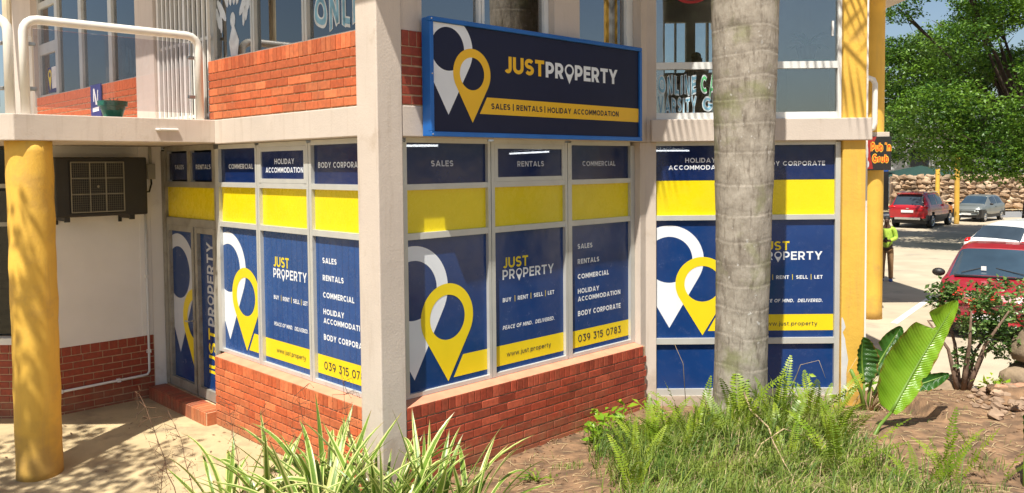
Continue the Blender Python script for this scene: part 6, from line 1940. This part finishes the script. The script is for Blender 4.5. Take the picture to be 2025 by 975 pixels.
def red_d(t, T, hw):
    for s_ in (1, -1):
        lamp(t, T, (1.66, s_ * .62, .70), (.16, .16, .085), M['lamp_clear'], 'headlight')
        lamp(t, T, (1.80, s_ * .62, .40), (.05, .055, .055), M['chrome'], 'fog_lamp')
        lamp(t, T, (.80, s_ * .885, 1.00), (.08, .11, .075), M['black'], 'mirror')
        mb = MB(); mb.tube([T(1.04, s_ * .50, 1.045), T(.86, s_ * .10 - .08, 1.125)], .008, 5); mb.build('wiper', M['black'], t)
    tbox(t, T, 'cowl', 1.02, 1.16, -.60, .60, .985, 1.005, M['black'])
    tbox(t, T, 'number_plate', 1.89, 1.915, -.26, .26, .36, .46, M['paper'])
    tbox(t, T, 'grille', 1.84, 1.885, -.35, .35, .56, .62, M['black'])
    tbox(t, T, 'licence_disc', .955, .963, -.20, -.12, 1.085, 1.16, M['paper'])
car('parked_car', (8.80, 15.30, 0), R(-123.5), 'red hatchback facing the flowering bush with a dark mirror', M['red_paint_dull'], redK, .83, (-1.20, 1.22), .30, ((-1.68, -1.35), (.31, 1.06)), ((-1.20, -.48), (-.42, .28)), (-1.20, -.48, -.42, .28, .31, 1.06, -1.68, -1.35), details=red_d)

# ================================================================== people
def skin_mesh(name, nodes, edges, root, sub=2):
    me = bpy.data.meshes.new(name); me.from_pydata([n[:3] for n in nodes], edges, [])
    o = bpy.data.objects.new(name, me); COL.objects.link(o)
    o.modifiers.new('s', 'SKIN'); su = o.modifiers.new('d', 'SUBSURF'); su.levels = su.render_levels = sub
    for i, n in enumerate(nodes):
        r = n[3]; rr = r if isinstance(r, tuple) else (r, r)
        me.skin_vertices[0].data[i].radius = rr; me.skin_vertices[0].data[i].use_root = (i == root)
    dg = bpy.context.evaluated_depsgraph_get()
    m2 = bpy.data.meshes.new_from_object(o.evaluated_get(dg))
    bpy.data.objects.remove(o); m2.name = name
    return m2

def person(loc, rz, H, label, cloth, legs, shoe, group=None):
    t = thing('person', loc, label, 'person', group, rz)
    s_ = H / 1.72
    MW = Matrix.Translation(loc) @ Matrix.Rotation(rz, 4, 'Z') @ Matrix.Scale(s_, 4)
    # local: x to the person's left, -y forward; hands meet before the chest
    B = [(0, 0, .92, (.13, .10)), (0, .01, 1.10, (.125, .095)), (0, .015, 1.30, (.15, .105)), (0, .01, 1.44, (.075, .06)), (0, -.005, 1.52, (.055, .055)), (0, -.03, 1.60, (.078, .095)), (0, -.02, 1.70, (.055, .07)),
         (.17, .01, 1.40, .058), (.215, .02, 1.16, .045), (.07, -.20, 1.10, .034), (.015, -.25, 1.115, .024),
         (-.17, .01, 1.40, .058), (-.215, .02, 1.16, .045), (-.07, -.20, 1.10, .034), (-.015, -.25, 1.105, .024),
         (.09, 0, .86, .085), (.10, -.02, .48, .058), (.105, .01, .09, .040), (-.09, 0, .86, .085), (-.10, -.01, .48, .058), (-.105, .02, .09, .040)]
    E = [(0, 1), (1, 2), (2, 3), (3, 4), (4, 5), (5, 6), (3, 7), (7, 8), (8, 9), (9, 10), (3, 11), (11, 12), (12, 13), (13, 14), (0, 15), (15, 16), (16, 17), (0, 18), (18, 19), (19, 20)]
    def put(nm, me, mt):
        me.transform(MW); me.materials.clear(); me.materials.append(mt)
        me.polygons.foreach_set('use_smooth', [True] * len(me.polygons)); link(nm, me, t)
    put('body', skin_mesh('body', B, E, 0), M['skin'])
    J = [(0, 0, .84, (.155, .12)), (0, .01, 1.08, (.15, .115)), (0, .015, 1.30, (.17, .122)), (0, .01, 1.43, (.085, .07)), (.18, .01, 1.39, .072), (.225, .02, 1.16, .060), (.09, -.18, 1.10, .047), (-.18, .01, 1.39, .072), (-.225, .02, 1.16, .060), (-.09, -.18, 1.10, .047)]
    put('jacket', skin_mesh('jacket', J, [(0, 1), (1, 2), (2, 3), (3, 4), (4, 5), (5, 6), (3, 7), (7, 8), (8, 9)], 0), cloth)
    Tn = [(0, 0, .93, (.14, .11)), (.09, 0, .82, .098), (.10, -.02, .48, .075), (.105, .01, .07, .062), (-.09, 0, .82, .098), (-.10, -.01, .48, .075), (-.105, .02, .07, .062)]
    put('trousers', skin_mesh('trousers', Tn, [(0, 1), (1, 2), (2, 3), (0, 4), (4, 5), (5, 6)], 0), legs)
    for x in (.11, -.11):
        mb = MB(); mb.blob((x, -.05, .045), (.052, .135, .05), 12, 8); me = mb.mesh('shoe', shoe); put('shoe', me, shoe)
    mb = MB(); mb.blob((0, .012, 1.675), (.080, .092, .070), 14, 10); put('hair', mb.mesh('hair', M['hair']), M['hair'])
    mb = MB(); mb.blob((0, -.135, 1.60), (.016, .022, .024), 8, 6); mb.blob((.036, -.112, 1.628), (.012, .008, .008), 6, 5); mb.blob((-.036, -.112, 1.628), (.012, .008, .008), 6, 5); mb.blob((0, -.118, 1.558), (.026, .010, .008), 8, 5)
    for e in (.085, -.085): mb.blob((e, -.015, 1.605), (.012, .022, .034), 8, 6)
    put('face', mb.mesh('face', M['skin']), M['skin'])
    for sg_ in (1, -1):                                   # five fingers on each hand, closed round the phone
        nd = [(sg_ * .055, -.235, 1.108, .024), (sg_ * .03, -.265, 1.112, .026)]; ed = [(0, 1)]
        for k in range(4):
            z_ = 1.075 + .022 * k; ln = (.8, .95, 1, .9)[k]
            b_ = len(nd); nd += [(sg_ * .012, -.285, z_, .0095), (-sg_ * .012 * ln, -.310 * (1 if ln > .9 else .995), z_ - .004, .0088), (-sg_ * .030 * ln, -.300, z_ - .010, .0078)]
            ed += [(1, b_), (b_, b_ + 1), (b_ + 1, b_ + 2)]
        b_ = len(nd); nd += [(sg_ * .028, -.262, 1.150, .011), (sg_ * .008, -.280, 1.172, .009)]; ed += [(0, b_), (b_, b_ + 1)]
        put('hand', skin_mesh('hand', nd, ed, 0, 1), M['skin'])
    return t, MW
pz, MWp = person((9.27, 21.0, -.02), R(-28), 1.64, 'person in a lime jacket and brown trousers looking at a phone', M['lime'], M['khaki'], M['shoe'])
ph = thing('phone', tuple(MWp @ Vector((0, -.285, 1.14))), 'dark phone held in the hands of the person in lime', 'phone')
mb = MB(); mb.blob((0, 0, 0), 1, 4, 2)
mb = MB(); mb.box(Frame((0, 0), (1, 0)), -.036, .036, .279, .288, 1.06, 1.20); me = mb.mesh('case', M['black']); me.transform(MWp); link('case', me, ph)
person((2.86, 13.4, 3.05), R(20), 1.70, 'dark figure sitting behind the upper window glass', M['shirt_dark'], M['shirt_dark'], M['black'])

# potted plant and things inside the upper window
pp_ = thing('potted_plant', (3.60, 10.46, 4.20), 'green potted plant standing inside the upper window', 'plant')
mb = MB(); mb.lathe((3.60, 10.46, 4.27), [(.09, 0), (.13, .16), (.12, .16), (.0, .14)], 16); mb.build('pot', M['black'], pp_)
mb = MB(); mb.box(WORLD, 3.38, 3.84, -10.6, -10.32, 4.22, 4.268); mb.build('tray', M['green_pot'], pp_)
mb = MB(); mb.box(WORLD, 3.30, 3.83, -10.64, -10.28, 3.55, 4.218); mb.build('stand', M['inner_dark'], pp_)
for k in range(20):
    az = rng.uniform(0, 6.28); ln = rng.uniform(.22, .36); el = rng.uniform(.5, 1.4); pts = []; p = Vector((3.60, 10.46, 4.42)); e = el
    for i in range(7):
        pts.append(p.copy()); p = p + Vector((math.cos(az) * math.cos(e), math.sin(az) * math.cos(e), math.sin(e))) * ln / 6; e -= .22
    sd = Vector((-math.sin(az), math.cos(az), 0)); mb = MB()
    for i in range(6):
        w0 = .030 * math.sin(math.pi * (.1 + .85 * i / 6)); w1 = .030 * math.sin(math.pi * (.1 + .85 * (i + 1) / 6))
        mb.quad(pts[i] - sd * w0, pts[i] + sd * w0, pts[i + 1] + sd * w1, pts[i + 1] - sd * w1)
    mb.build('leaf', M['palm_leaf'], pp_)
tb = thing('table', (2.9, 12.2, 3.55), 'dark table inside the upper room', 'table')
mb = MB(); mb.box(WORLD, 1.9, 3.4, -12.6, -11.6, 4.20, 4.24); mb.build('table_top', M['inner_dark'], tb)
for x, y in ((1.95, 11.65), (3.35, 11.65), (1.95, 12.55), (3.35, 12.55)):
    mb = MB(); mb.box(WORLD, x - .02, x + .02, -y - .02, -y + .02, 3.545, 4.198); mb.build('leg', M['inner_dark'], tb)
